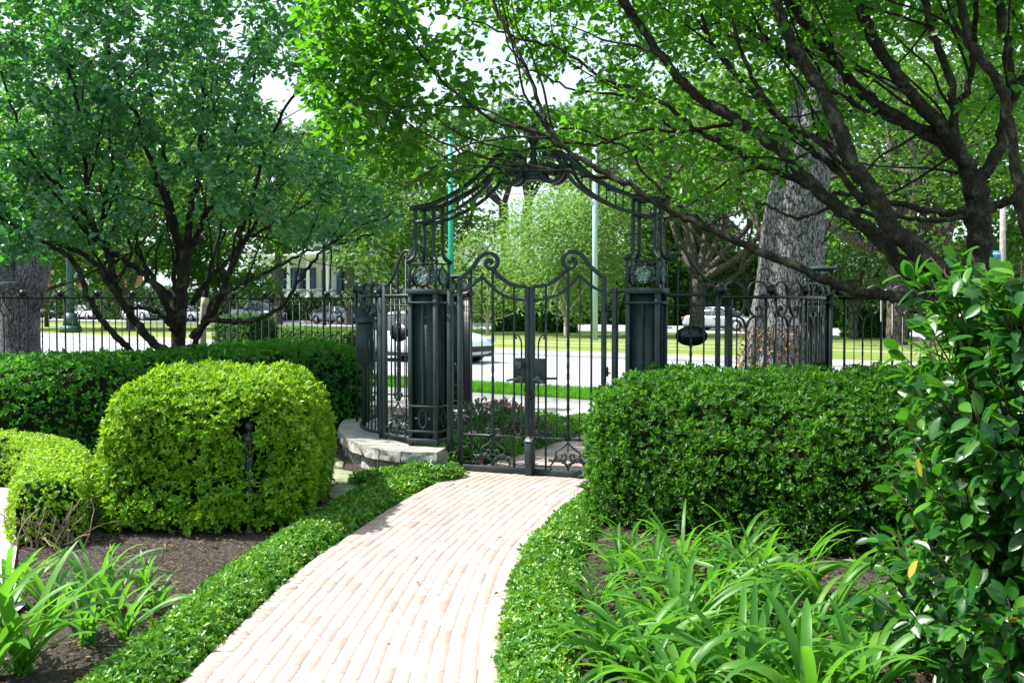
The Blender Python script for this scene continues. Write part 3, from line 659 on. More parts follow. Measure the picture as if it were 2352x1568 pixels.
# leaf litter and chips
def litter(label, n, region, L0=.03, mat=DRYL, name="leaf_litter"):
    p = np.array([region() for _ in range(n)]); d = rand_dirs(n); d[:, 2] *= .15; nr = rng.normal(size=(n, 3)) * .25 + V3(0, 0, 1)
    L = L0 * (.4 + 1.0 * rng.random(n)); ob = leaves(name, np.c_[p, np.full(n, .016)], d, nr, L, L * .5, mat, None, T6, fold=.35, droop=-.1); tag(ob, label, "leaf litter", kind='stuff')
def reg_l():
    while True:
        x, y = rng.uniform(-4.2, -.3), rng.uniform(4.2, 10.5); lx = np.interp(y, LP[:, 1], LP[:, 0])
        if x < lx - .3: return (x, y)
def reg_r():
    while True:
        x, y = rng.uniform(.1, 2.6), rng.uniform(4.2, 7.6); rx = np.interp(y, RP[:110, 1], RP[:110, 0])
        if x > rx + .25: return (x, y)
litter("dry brown leaf litter on the mulch left of the path", 2600, reg_l, .028)
litter("dry brown leaf litter on the mulch right of the path", 1500, reg_r, .03)
litter("few fallen leaves scattered on the brick path", 40, lambda: tuple(pathpt(rng.random(), rng.uniform(.3, 8))), .03, DRYL, "fallen_leaves")
bpy.data.objects["fallen_leaves"].location.z = .024

CHIP = leafmat("bark_chips", [(.012, .008, .006), (.05, .035, .025), (.16, .12, .09)], (.05, .03, .02), .02, .9, .1)
litter("coarse bark chips on the bed left of the path", 9000, reg_l, .022, CHIP, "bark_chips"); litter("coarse bark chips on the bed right of the path", 5000, reg_r, .022, CHIP, "bark_chips")
# stepping stones
def stone(px, label, seed):
    r = np.random.default_rng(seed); q = np.array([G(x, y)[:2] for x, y in px]); c = q.mean(0)
    k = 28; qq = resample(np.vstack([q, q[:1]]), k + 1)[:-1] + r.normal(size=(k, 2)) * .008; o = []
    V = [(*p, 0.0) for p in qq] + [(*p, .028 + r.normal() * .002) for p in qq] + [(*(c + (p - c) * .95), .036) for p in qq] + [(*c, .038)]
    Q = [[i, (i + 1) % k, (i + 1) % k + k, i + k] for i in range(k)] + [[i + k, (i + 1) % k + k, (i + 1) % k + 2 * k, i + 2 * k] for i in range(k)]
    o = mesh_np("stepping_stone", np.array(V), Q, [[3 * k, i + 2 * k, (i + 1) % k + 2 * k] for i in range(k)], FLAG, None); tag(o, label, "stepping stone", "flagstones in the mulch below the granite wall")
stone([(700, 1096), (735, 1112), (838, 1112), (832, 1098), (800, 1088), (760, 1082), (720, 1080)], "middle mossy flagstone of the row below the granite wall", 1)
stone([(752, 1125), (756, 1150), (835, 1152), (880, 1142), (860, 1126), (800, 1118)], "mossy flagstone nearest the jasmine edging", 2)
stone([(725, 1070), (790, 1078), (788, 1066), (760, 1052), (735, 1050)], "far mossy flagstone half under the rounded azalea", 3)
# small iron finial post by the azalea
m = MB(); x_, y_ = P(572, 1000, 7.56)[:2]
t = thing("finial_post", "short black post with ball finial poking out of the rounded azalea", "post", (x_, y_, 0))
m.lathe((0, 0, 0), [(.05, 0), (.05, .03), (.032, .05), (.032, .62), (.036, .63), (.036, .67)], 12); m.build("shaft", IRONB, t, smooth=True)
m = MB(); m.lathe((0, 0, .67), [(.05, 0), (.055, .008), (.05, .02), (.03, .04), (.016, .055), (.016, .065), (.024, .072), (.033, .09), (.034, .105), (.027, .125), (.01, .137), (0, .139)], 16); m.build("finial", IRONB, t, smooth=True)

# ------------------------------------------------------------------ ironwork
GO = V3(-.52, 10.28, 0); GR = R(-22.5); GU = V3(math.cos(GR), math.sin(GR), 0); GV = V3(-math.sin(GR), math.cos(GR), 0)
def gl(u, v, z=0.0): return GO + GU * u + GV * v + V3(0, 0, z)
def spiral(c, r0, r1, a0, turns, n=26):
    t = np.linspace(0, 1, n); a = a0 + turns * 2 * np.pi * t; r = r0 + (r1 - r0) * t ** .8
    return np.c_[c[0] + r * np.cos(a), c[1] + r * np.sin(a)]
def mir(p): q = np.array(p, float); q[:, 0] *= -1; return q
def onion(m, cx, zt, sc, y=0.0, r=.007):
    """heart scroll, ring, C-scrolls below a rail; measured from the gate (rel. units 1/1632 m)"""
    k = sc / 1632.0
    half = [[(4, 40), (10, 60), (60, 110), (130, 160), (190, 200), (197, 250), (150, 310), (90, 322), (42, 295), (36, 250), (62, 222), (95, 232), (98, 262), (80, 272)]]
    C_ = [(245, 372), (275, 400), (282, 450), (250, 510), (205, 524), (168, 505), (165, 475), (190, 466), (200, 484)]
    D_ = [(4, 430), (14, 490), (45, 520), (82, 512), (92, 485), (72, 470), (60, 488)]
    E_ = [(6, -2), (22, -60), (60, -106), (108, -104), (126, -70), (104, -40), (80, -52), (88, -72)]
    F_ = [(4, 430), (30, 395), (90, 350), (150, 335), (215, 345), (255, 380)]
    for pts, rr in ((half[0], 1.15), (C_, 1.1), (D_, .85), (E_, .9), (F_, .9)):
        for s_ in (1, -1):
            q = cat([(cx + s_ * a * k, zt - b * k) for a, b in pts], 4); m.sq(xz(q, y), r * rr * .8 * min(1, sc + .2), r * 1.1)
    a = np.linspace(0, 2 * np.pi, 17)[:-1]; m.tube(xz(np.c_[cx + 46 * k * np.cos(a), zt - 338 * k + 46 * k * np.sin(a)], y), r * .8, 6, closed=True, ref=(0, 1, 0))
    m.box((cx, y, zt), (.05 * sc, .03, .034 * sc)); m.box((cx, y, zt + .014 * sc), (.058 * sc, .034, .006))
    for s_ in (1, -1):
        m.sq(xz([(cx + s_ * 280 * k, zt - 425 * k), (cx + s_ * .235 * 1.0 * sc, zt - 425 * k)], y), .006)
def acanthus(m, cx, zt, sc, y=0.0):
    """serrated curling leaf pair over the bottom scrolls"""
    k = sc / 1632.0
    for s_ in (1, -1):
        ax = cat([(0, 470), (20, 400), (70, 345), (140, 318), (215, 322), (270, 345), (320, 300)], 6); n_ = len(ax); t = unit(np.gradient(ax, axis=0)); nr = np.c_[-t[:, 1], t[:, 0]]
        w_ = np.interp(np.linspace(0, 1, n_), [0, .2, .5, .8, .93, 1], [10, 30, 52, 44, 16, 3]); saw = 1 - .45 * (np.arange(n_) % 5 == 0) - .2 * (np.arange(n_) % 5 == 1)
        up = ax - nr * (w_ * saw)[:, None] * .9; dn = ax + nr * (w_ * saw)[:, None] * .75
        V = []
        for i in range(n_):
            for q, yy in ((up[i], -.004 - .010 * math.sin(i * .9)), (ax[i], -.018), (dn[i], -.002 + .010 * math.sin(i * .9))): V.append((cx + s_ * q[0] * k, y + yy, zt - q[1] * k))
        Q = []
        for i in range(n_ - 1):
            for c in (0, 1): Q.append([i * 3 + c, i * 3 + c + 1, (i + 1) * 3 + c + 1, (i + 1) * 3 + c])
        m.add(V, Q); W = np.array(V) + (0, .006, 0); m.add(W, Q)

LW = .742
def gate_leaf(name, label, mirror):
    mx_ = None if not mirror else 1.49
    t = thing(name, label, "gate", GO, GR, "pair of iron gate leaves")
    def b(mb, nm, mat=IRON, **k): return mb.build(nm, mat, t, mirror_x=mx_, **k)
    m = MB(); m.box((.021, 0, .955), (.042, .042, 1.85)); b(m, "hinge_stile", bevel=.003)
    m = MB(); m.box((LW - .022, 0, .915), (.044, .042, 1.77)); b(m, "meeting_stile", bevel=.003)
    m = MB(); m.box((LW / 2, 0, .062), (LW - .088, .036, .062)); b(m, "bottom_rail", bevel=.002)
    m = MB(); m.box((LW / 2, 0, .383), (LW - .088, .03, .022)); m.box((.09, 0, .122), (.10, .012, .010)); m.box((LW - .09, 0, .122), (.10, .012, .010)); b(m, "middle_rail")
    top = [(.006, 1.875), (.06, 1.905), (.11, 1.945), (.17, 2.00), (.215, 2.065), (.265, 2.105), (.325, 2.118), (.385, 2.10), (.417, 2.05), (.40, 1.99), (.352, 1.968), (.308, 1.985), (.292, 2.02), (.31, 2.055), (.345, 2.055), (.357, 2.03), (.34, 2.018)]
    m = MB(); q = cat(top, 6); rr = np.interp(np.linspace(0, 1, len(q)), [0, .5, 1], [1, 1, .75]); m.tube(xz(q), rr, 4, True, ref=(0, 1, 0), flat=(.024, .026), phase=math.pi / 4)
    m.box((.33, 0, 2.036), (.035, .036, .03))
    q = cat([(.355, 1.972), (.40, 1.935), (.46, 1.88), (.53, 1.835), (.60, 1.812), (.66, 1.803), (LW - .04, 1.80)], 6); m.tube(xz(q), 1.0, 4, True, ref=(0, 1, 0), flat=(.024, .026), phase=math.pi / 4); b(m, "top_scroll_rail")
    m = MB(); q = np.vstack([cat([(.03, 1.755), (.09, 1.775), (.15, 1.81), (.205, 1.855), (.252, 1.90)], 5), cat([(.262, 1.895), (.31, 1.845), (.36, 1.80), (.43, 1.745), (.50, 1.712), (.58, 1.688), (.65, 1.678), (LW - .04, 1.675)], 5)])
    m.tube(xz(q), 1.0, 4, True, ref=(0, 1, 0), flat=(.017, .019), phase=math.pi / 4); b(m, "lower_scroll_rail")
    def topz(x): return float(np.interp(x, [0, .14, .2, .355, .4, .46, .53, .6, .7], [1.88, 1.965, 2.03, 1.97, 1.935, 1.88, 1.835, 1.812, 1.8]))
    for x in (.14, .585): m = MB(); m.vbar(x, 0, .09, topz(x), .016); b(m, "bar")
    for x, z in ((.252, 1.89), (.475, 1.72)): m = MB(); m.vbar(x, 0, .39, z, .010); b(m, "bar")
    m = MB(); m.twist(.365, 0, .40, 1.97, .020, 8); m.twist(.365, 0, .26, .36, .008, 1); b(m, "twisted_bar")
    m = MB(); onion(m, .365, .383, 1.0); b(m, "scrollwork")
    m = MB(); acanthus(m, .365, .383, 1.0); b(m, "acanthus_leaf", PATINA if False else IRON)
    # lock plate and its curls
    m = MB(); m.box((.642, -.004, 1.012), (.118, .044, .235)); b(m, "lock_plate", bevel=.003)
    m = MB(); m.sq(xz(cat([(.66, 1.13), (.66, 1.24), (.655, 1.29), (.635, 1.33), (.61, 1.345), (.595, 1.33), (.602, 1.315), (.612, 1.322)], 4)), .006); m.sq(xz(cat([(.66, .895), (.66, .50), (.655, .44), (.635, .405), (.608, .405), (.60, .425), (.612, .432)], 4)), .006); b(m, "curl_bar")
    # handles
    u = .655; m = MB()
    m.tube([(u, -.026, .938), (u, -.036, .938)], [.032, .028], 16); m.tube([(u, -.036, .938), (u, -.075, .938)], .011, 10)
    if not mirror: m.tube(cat([(u + .004, -.07, .940), (u - .03, -.078, .936), (u - .075, -.08, .928), (u - .115, -.076, .920)], 5), [.011] * 3 + [.0095] * 10 + [.008] * 3, 8, flat=(1, 1.25))
    else: m.tube(cat([(u + .03, -.07, .936), (u + .0, -.08, .934), (u - .045, -.082, .925), (u - .075, -.076, .918)], 5), [.013] * 4 + [.012] * 8 + [.010] * 4, 8, flat=(1, 1.3))
    b(m, "lever_handle", CHROMED, smooth=True)
    if not mirror:
        m = MB(); m.lathe((0, 0, 0), [(0, .05), (.030, .05), (.036, .040), (.036, .012), (.042, .0)], 20); V = m.V[0]; V = np.stack([V[:, 0] + .655, -.026 - V[:, 2], V[:, 1] + 1.068], 1); m.V = [V]; b(m, "deadbolt", CHROMED, smooth=True)
    else:
        m = MB(); m.tube(cat([(u - .04, .05, .938), (u - .09, .065, .94), (u - .15, .062, .942)], 4), .011, 8); b(m, "outer_lever", IRONB, smooth=True)
    for z in (.48, 1.02, 1.6): 
        m = MB(); m.tube([(-.012, 0, z - .04), (-.012, 0, z + .04)], .013, 8); m.box((-.02, 0, z - .01), (.05, .012, .012)); m.tube([(-.02, -.02, z), (-.02, -.02, z + .05)], .006, 6); b(m, "hinge")
    return t
CHROMED = simple("aged_bronze", (.05, .065, .068), (.10, .115, .115), 20, .32, .5, .55)
gA = gate_leaf("iron_gate", "left leaf of the iron double gate, with round deadbolt above its lever", False)
gB = gate_leaf("iron_gate", "right leaf of the iron double gate, half hidden by the box-cut hedge", True)
# drop bolt on the right leaf
m = MB(); m.box((.752, -.045, .20), (.068, .05, .33)); m.build("bolt_box", IRON, gB, bevel=.003)
m = MB(); V = np.array([(.715, -.075, .36), (.789, -.075, .36), (.80, -.02, .395), (.726, -.02, .395)]); m.add(np.vstack([V, V + (0, 0, -.008)]), [[0, 1, 2, 3], [4, 7, 6, 5], [0, 4, 5, 1], [1, 5, 6, 2], [2, 6, 7, 3], [3, 7, 4, 0]]); m.build("bolt_cap", CHROME, gB)
m = MB(); m.tube([(.765, -.04, -.0), (.765, -.04, .80)], .007, 8); m.tube([(.765, -.04, .79), (.80, -.06, .79)], .008, 8); m.box((.765, -.036, .77), (.04, .03, .02)); m.build("drop_rod", IRONB, gB)
m = MB(); m.box((.735, -.03, .835), (.075, .018, .012)); m.build("latch_strap", IRON, gA); m = MB(); m.tube(cat([(.60, -.022, .378), (.655, -.025, .38), (.672, -.03, .37), (.68, -.03, .34)], 3), .005, 6); m.build("latch_hook", IRON, gA)

# pillars
def pillar(name, label, c, rz, z0=.25, lantern=True, group=None):
    t = thing(name, label, "pillar", (c[0], c[1], z0), rz, group); h = .155; H = 1.77 - z0
    pl = MB()
    for sx in (-1, 1):
        for sy in (-1, 1): pl.box((sx * (h - .02), sy * (h - .02), H / 2), (.04, .04, H))
    pl.build("corner_posts", IRON, t, bevel=.002)
    m = MB(); m.box((0, 0, (H + .05) / 2), (2 * h - .075, 2 * h - .075, H - .06)); m.build("panel", IRON, t)
    for nm, zc, hh, ex in (("base_band", .055, .04, .012), ("lower_band", .145, .022, .007), ("upper_band", .39, .02, .007), ("neck_band", H - .12, .02, .007), ("cap_band", H - .012, .05, .012)):
        m = MB(); e = 2 * h + 2 * ex
        if nm in ("cap_band", "base_band"): m.box((0, 0, zc), (e, e, hh))
        else:
            for s_ in (-1, 1): m.box((0, s_ * (h + ex - .005), zc), (e, .012, hh)); m.box((s_ * (h + ex - .005), 0, zc), (.012, e - .025, hh))
        m.build(nm, IRON, t, bevel=.002)
    m = MB(); a = np.linspace(0, 2 * np.pi, 25)[:-1]
    for f in range(4):
        q = MB(); q.tube(xz(np.c_[.042 * np.cos(a), .27 + .088 * np.sin(a)], -h + .012), 1.0, 4, closed=True, ref=(0, 1, 0), flat=(.008, .012), phase=.785)
        q.box((0, -h + .012, .375), (.014, .014, .02)); q.box((0, -h + .012, .168), (.014, .014, .025)); q.box((-.068, -h + .014, .27), (.045, .012, .014)); q.box((.068, -h + .014, .27), (.045, .012, .014))
        q.twist(0, -h + .016, .40, H - .13, .020, 9)
        V, Q, T = q.arrays(); c_, s_ = [(1, 0), (0, 1), (-1, 0), (0, -1)][f]; V = np.stack([V[:, 0] * c_ - V[:, 1] * s_, V[:, 0] * s_ + V[:, 1] * c_, V[:, 2]], 1); m.add(V, Q, T)
    m.build("oval_and_twist_ornament", IRON, t)
    # box with medallions
    m = MB(); z1 = H + .013; z2 = z1 + .24; 
    for sx in (-1, 1):
        for sy in (-1, 1): m.box((sx * (h - .012), sy * (h - .012), (z1 + z2) / 2), (.026, .026, z2 - z1))
    for s_ in (-1, 1): m.box((0, s_ * (h - .01), z2 + .006), (2 * h + .02, .024, .012)); m.box((s_ * (h - .01), 0, z2 + .006), (.024, 2 * h - .03, .012))
    m.build("medallion_frame", IRON, t, bevel=.002)
    for f in range(4):
        q = MB(); zc = (z1 + z2) / 2; a = np.linspace(0, 2 * np.pi, 29)[:-1]
        q.tube(xz(np.c_[.082 * np.cos(a), zc + .082 * np.sin(a)], -h + .012), 1.0, 4, closed=True, ref=(0, 1, 0), flat=(.010, .018), phase=.785)
        for dx, dz in ((1, 0), (-1, 0), (0, 1), (0, -1)): q.box((dx * .105, -h + .014, zc + dz * .103), (.035 if dx else .012, .012, .03 if dz else .012))
        def place(q, mat, nm, par):
            V, Q, T = q.arrays(); c_, s_ = [(1, 0), (0, 1), (-1, 0), (0, -1)][f]; V = np.stack([V[:, 0] * c_ - V[:, 1] * s_, V[:, 0] * s_ + V[:, 1] * c_, V[:, 2]], 1); return mesh_np(nm, V, Q, T, mat, par)
        o = place(q, IRON, "medallion_ring", t)
        q = MB(); rr = np.random.default_rng(5 + f)
        for i in range(46):
            a1 = rr.random() * 6.28; r1 = .066 * math.sqrt(rr.random()); q.ball((r1 * math.cos(a1), -h + .012 + rr.normal() * .004, zc + r1 * math.sin(a1)), (.008 + .004 * rr.random(),) * 2, 6)
        for i in range(9): a1 = i * .7; q.sq(xz(cat([(0, zc), (.035 * math.cos(a1), zc + .035 * math.sin(a1)), (.07 * math.cos(a1 + .5), zc + .07 * math.sin(a1 + .5))], 4), -h + .014), .003)
        place(q, PATINA, "medallion_filigree", o)
    if not lantern:
        m = MB(); m.box((0, 0, z2 + .022), (2 * h + .13, 2 * h + .13, .022)); V = [(-h - .05, -h - .05, z2 + .033), (h + .05, -h - .05, z2 + .033), (h + .05, h + .05, z2 + .033), (-h - .05, h + .05, z2 + .033), (0, 0, z2 + .075)]; m.add(V, None, [[0, 1, 4], [1, 2, 4], [2, 3, 4], [3, 0, 4]]); m.build("cap", IRON, t)
    else:
        m = MB(); d = h - .055
        for sx in (-1, 1):
            for sy in (-1, 1):
                q = cat([(h + .012, z2 + .022), (h - .01, z2 + .03), (h - .04, z2 + .065), (d, z2 + .12), (d, z2 + .2), (d, z2 + .40), (d, 2.575 - z0)], 4)
                P3 = np.c_[sx * q[:, 0], sy * q[:, 0], q[:, 1]]; m.tube(P3, .021, 4, ref=(1, 0, 0), phase=.785)
        m.build("flared_uprights", IRON, t)
        m = MB()
        for zc in (2.43 - z0, 2.565 - z0):
            for s_ in (-1, 1): m.box((0, s_ * d, zc), (2 * d + .03, .014, .022)); m.box((s_ * d, 0, zc), (.014, 2 * d + .03, .022))
        m.build("upright_ties", IRON, t)
    return t
pillar("gate_pillar", "left square iron gate pillar standing on the granite wall", gl(-.355, .09), GR, group="pair of iron gate pillars")
pillar("gate_pillar", "right square iron gate pillar rising behind the box-cut hedge", gl(1.845, .09), GR, group="pair of iron gate pillars")
pillar("corner_pillar", "capped corner pillar where the right curved fence meets the street fence", (3.62, 12.6), GR + .15, .1, False)
pillar("corner_pillar", "distant capped corner pillar seen just right of the left gate pillar", (-.86, 16.5), GR - .1, .0, False)
# hinge jambs beside the gate
for u, lb in ((-.085, "slim iron hinge jamb between left pillar and gate"), (1.575, "slim iron hinge jamb between gate and right pillar")):
    t = thing("hinge_jamb", lb, "post", gl(u, .0), GR); m = MB(); m.box((0, 0, 1.0), (.045, .07, 1.56)); m.build("post", IRON, t, bevel=.003)
    m = MB(); m.box((0, .03, 1.745), (.12, .012, .02)); m.box((0, .03, .29), (.12, .012, .02)); m.build("ties", IRON, t)

# overthrow arch
def arch():
    t = thing("gate_arch", "curved iron overthrow arch with twin volutes spanning the gate pillars", "arch", gl(.745, .09), GR)
    up = [(1.25, 2.565), (1.06, 2.585), (.90, 2.635), (.75, 2.70), (.60, 2.785), (.48, 2.875), (.39, 2.96), (.33, 3.015), (.25, 3.035)]
    lo = [(1.20, 2.43), (1.0, 2.455), (.82, 2.515), (.66, 2.59), (.54, 2.665), (.44, 2.75), (.38, 2.83), (.35, 2.90), (.33, 2.96)]
    uq = cat(up, 6); lq = cat(lo, 6)
    for vy in (-.115, .115):
        for s_ in (1, -1):
            m = MB(); m.tube(xz(uq * (s_, 1), vy), 1.0, 4, ref=(0, 1, 0), flat=(.021, .022), phase=.785); m.tube(xz(uq * (s_, 1) + (0, .02), vy), 1.0, 4, ref=(0, 1, 0), flat=(.006, .034), phase=.785); m.build("upper_rail", IRON, t)
            m = MB(); m.tube(xz(lq * (s_, 1), vy), 1.0, 4, ref=(0, 1, 0), flat=(.021, .021), phase=.785); m.build("lower_rail", IRON, t)
            m = MB(); vol = np.vstack([uq[-1:] * (1, 1), spiral((.185, 2.875), .16, .045, math.pi * .62, -1.35, 44)])
            m.tube(xz(vol * (s_, 1), vy * .55), np.linspace(1.1, .8, len(vol)), 4, ref=(0, 1, 0), flat=(.028, .05), phase=.785); m.tube([(s_ * .185, vy * .55 - .035, 2.875), (s_ * .185, vy * .55 + .035, 2.875)], .04, 14); m.build("volute", IRON, t)
    m = MB()
    for s_ in (1, -1):
        for x in (.52, .68, .84, 1.0):
            zu = np.interp(x, uq[::-1, 0], uq[::-1, 1]); zl = np.interp(x, lq[::-1, 0], lq[::-1, 1])
            for vy in (-.115, .115): m = MB(); m.vbar(s_ * x, vy, zl, zu, .011); m.build("small_strut", IRON, t)
    for s_ in (1, -1):
        for x in (.45, .76, 1.1):
            zl = np.interp(x, lq[::-1, 0], lq[::-1, 1]); m = MB(); m.box((s_ * x, 0, zl + .13), (.012, .23, .012)); m.build("cross_strut", IRON, t)
    m = MB(); m.box((0, 0, 2.855), (.20, .13, .03)); m.box((0, 0, 2.885), (.17, .11, .03)); m.box((0, 0, 2.82), (.16, .12, .04)); m.box((0, 0, 2.93), (.10, .10, .06), taper=.8); m.build("centre_block", IRON, t, bevel=.004)
    m = MB(); m.lathe((0, 0, 2.96), [(.05, 0), (.035, .02), (.028, .05), (.042, .08), (.028, .11), (.03, .16), (.055, .20), (.06, .225), (.03, .24), (.02, .26), (.035, .30), (.04, .33), (.02, .37), (0, .38)], 14); m.build("finial", IRONB, t, smooth=True)
arch()

# fence unit, measured from the street fence; x from ball to ball, UL long
UL = .5
def fence_unit(m_scroll, m_post, x0, z0, rz, twisty=True, ball=True):
    """adds one unit starting at x0 along x; rail at rz, foot at z0"""
    if ball:
        m_scroll.ball((x0, 0, rz + .068), .052, 12); m_scroll.tube([(x0, 0, rz), (x0, 0, rz + .03)], .012, 6)
    for dx in (.058, UL - .058): m_post.vbar(x0 + dx, 0, z0, rz, .024)
    cx = x0 + UL / 2; A = [(.19, .018), (.205, .04), (.20, .09), (.165, .125), (.11, .138), (.055, .12), (.02, .07), (.008, 0), (.014, -.07), (.045, -.14), (.09, -.175), (.135, -.165), (.155, -.12), (.135, -.085), (.105, -.09), (.10, -.115), (.115, -.12)]
    B = [(.075, -.178), (.03, -.205), (.003, -.27)]
    K = [(.19, .018), (.172, .012), (.165, .03), (.178, .036)]
    for s_ in (1, -1):
        for pts in (A, B, K): m_scroll.sq(xz(cat([(cx + s_ * a, rz + b) for a, b in pts], 3)), .0075, .012)
        m_scroll.box((cx + s_ * .172, 0, rz - .105), (.034, .01, .008)); m_post.vbar(cx + s_ * .09, 0, z0, rz - .175, .010)
    m_scroll.tube([(cx, 0, rz), (cx, 0, rz + .23)], [.007, .001], 5)
    m_post.twist(cx, 0, z0, rz - .26, .014, 7)
def fence(name, label, pts, z0, rz, mat=IRONB, n=None, low=None):
    """fence along a ground polyline; one panel part per unit"""
    p = np.array(pts, float); d = np.r_[0, np.cumsum(np.linalg.norm(np.diff(p, axis=0), axis=1))]; n = n or max(1, round(d[-1] / UL)); s = np.linspace(0, d[-1], n + 1)
    q = np.stack([np.interp(s, d, p[:, 0]), np.interp(s, d, p[:, 1])], 1)
    t = thing(name, label, "fence", (q[0][0], q[0][1], 0))
    me = {}
    for i in range(n):
        a, b = q[i], q[i + 1]; L = np.linalg.norm(b - a); ang = math.atan2(b[1] - a[1], b[0] - a[0])
        if 'u' not in me:
            ms, mp_ = MB(), MB(); fence_unit(ms, mp_, 0, z0, rz); o1 = ms.build("scroll_panel", mat); o2 = mp_.build("pickets", mat); me['u'] = (o1, o2)
        else: o1, o2 = me['u'][0].copy(), me['u'][1].copy(); C.objects.link(o1); C.objects.link(o2)
        for o in (o1, o2):
            o.parent = t; o.location = (a[0] - q[0][0], a[1] - q[0][1], 0); o.rotation_euler = (0, 0, ang); o.scale = (L / UL, 1, 1)
    rail = np.c_[cat(q, 2) if n > 2 else q, np.full(len(cat(q, 2)) if n > 2 else len(q), rz)] - (0, 0, 0)
    m = MB(); m.tube(rail, .020, 4, ref=(0, 0, 1.0001), phase=.785); m.build("top_rail", mat, t, True)
    m = MB(); rail[:, 2] = z0 + .07; m.tube(rail, .018, 4, ref=(0, 0, 1.0001), phase=.785); m.build("bottom_rail", mat, t, True)
    return t
fence("iron_fence", "long black iron street fence with ball and scroll cresting left of the screen", [(-9.9, 14.23), (-2.64, 18.05)], .08, 1.72)
fence("iron_fence", "short foreshortened run of scroll fence joining the screen to the street fence", [(-1.82, 12.5), (-2.07, 14.2), (-2.36, 16.2), (-2.63, 18.0)], .08, 1.74, IRON)
fence("iron_fence", "far scroll fence between the street fence and the distant corner pillar", [(-2.62, 18.05), (-1.1, 16.6)], .08, 1.74)
fence("iron_fence", "curving black fence with ball cresting before the large oak on the right", [(1.86, 9.52), (2.36, 9.66), (2.82, 10.05), (3.15, 10.75), (3.38, 11.6), (3.56, 12.35)], .2, 1.70, n=7)
fence("iron_fence", "black scroll fence running right from the capped corner pillar", [(3.85, 12.55), (5.9, 11.6), (7.2, 10.9)], .08, 1.70)
fence("iron_fence", "scroll fence leaving the far corner pillar behind the left gate pillar", [(-.72, 16.2), (-.55, 14.4), (-.52, 13.2)], .08, 1.70)

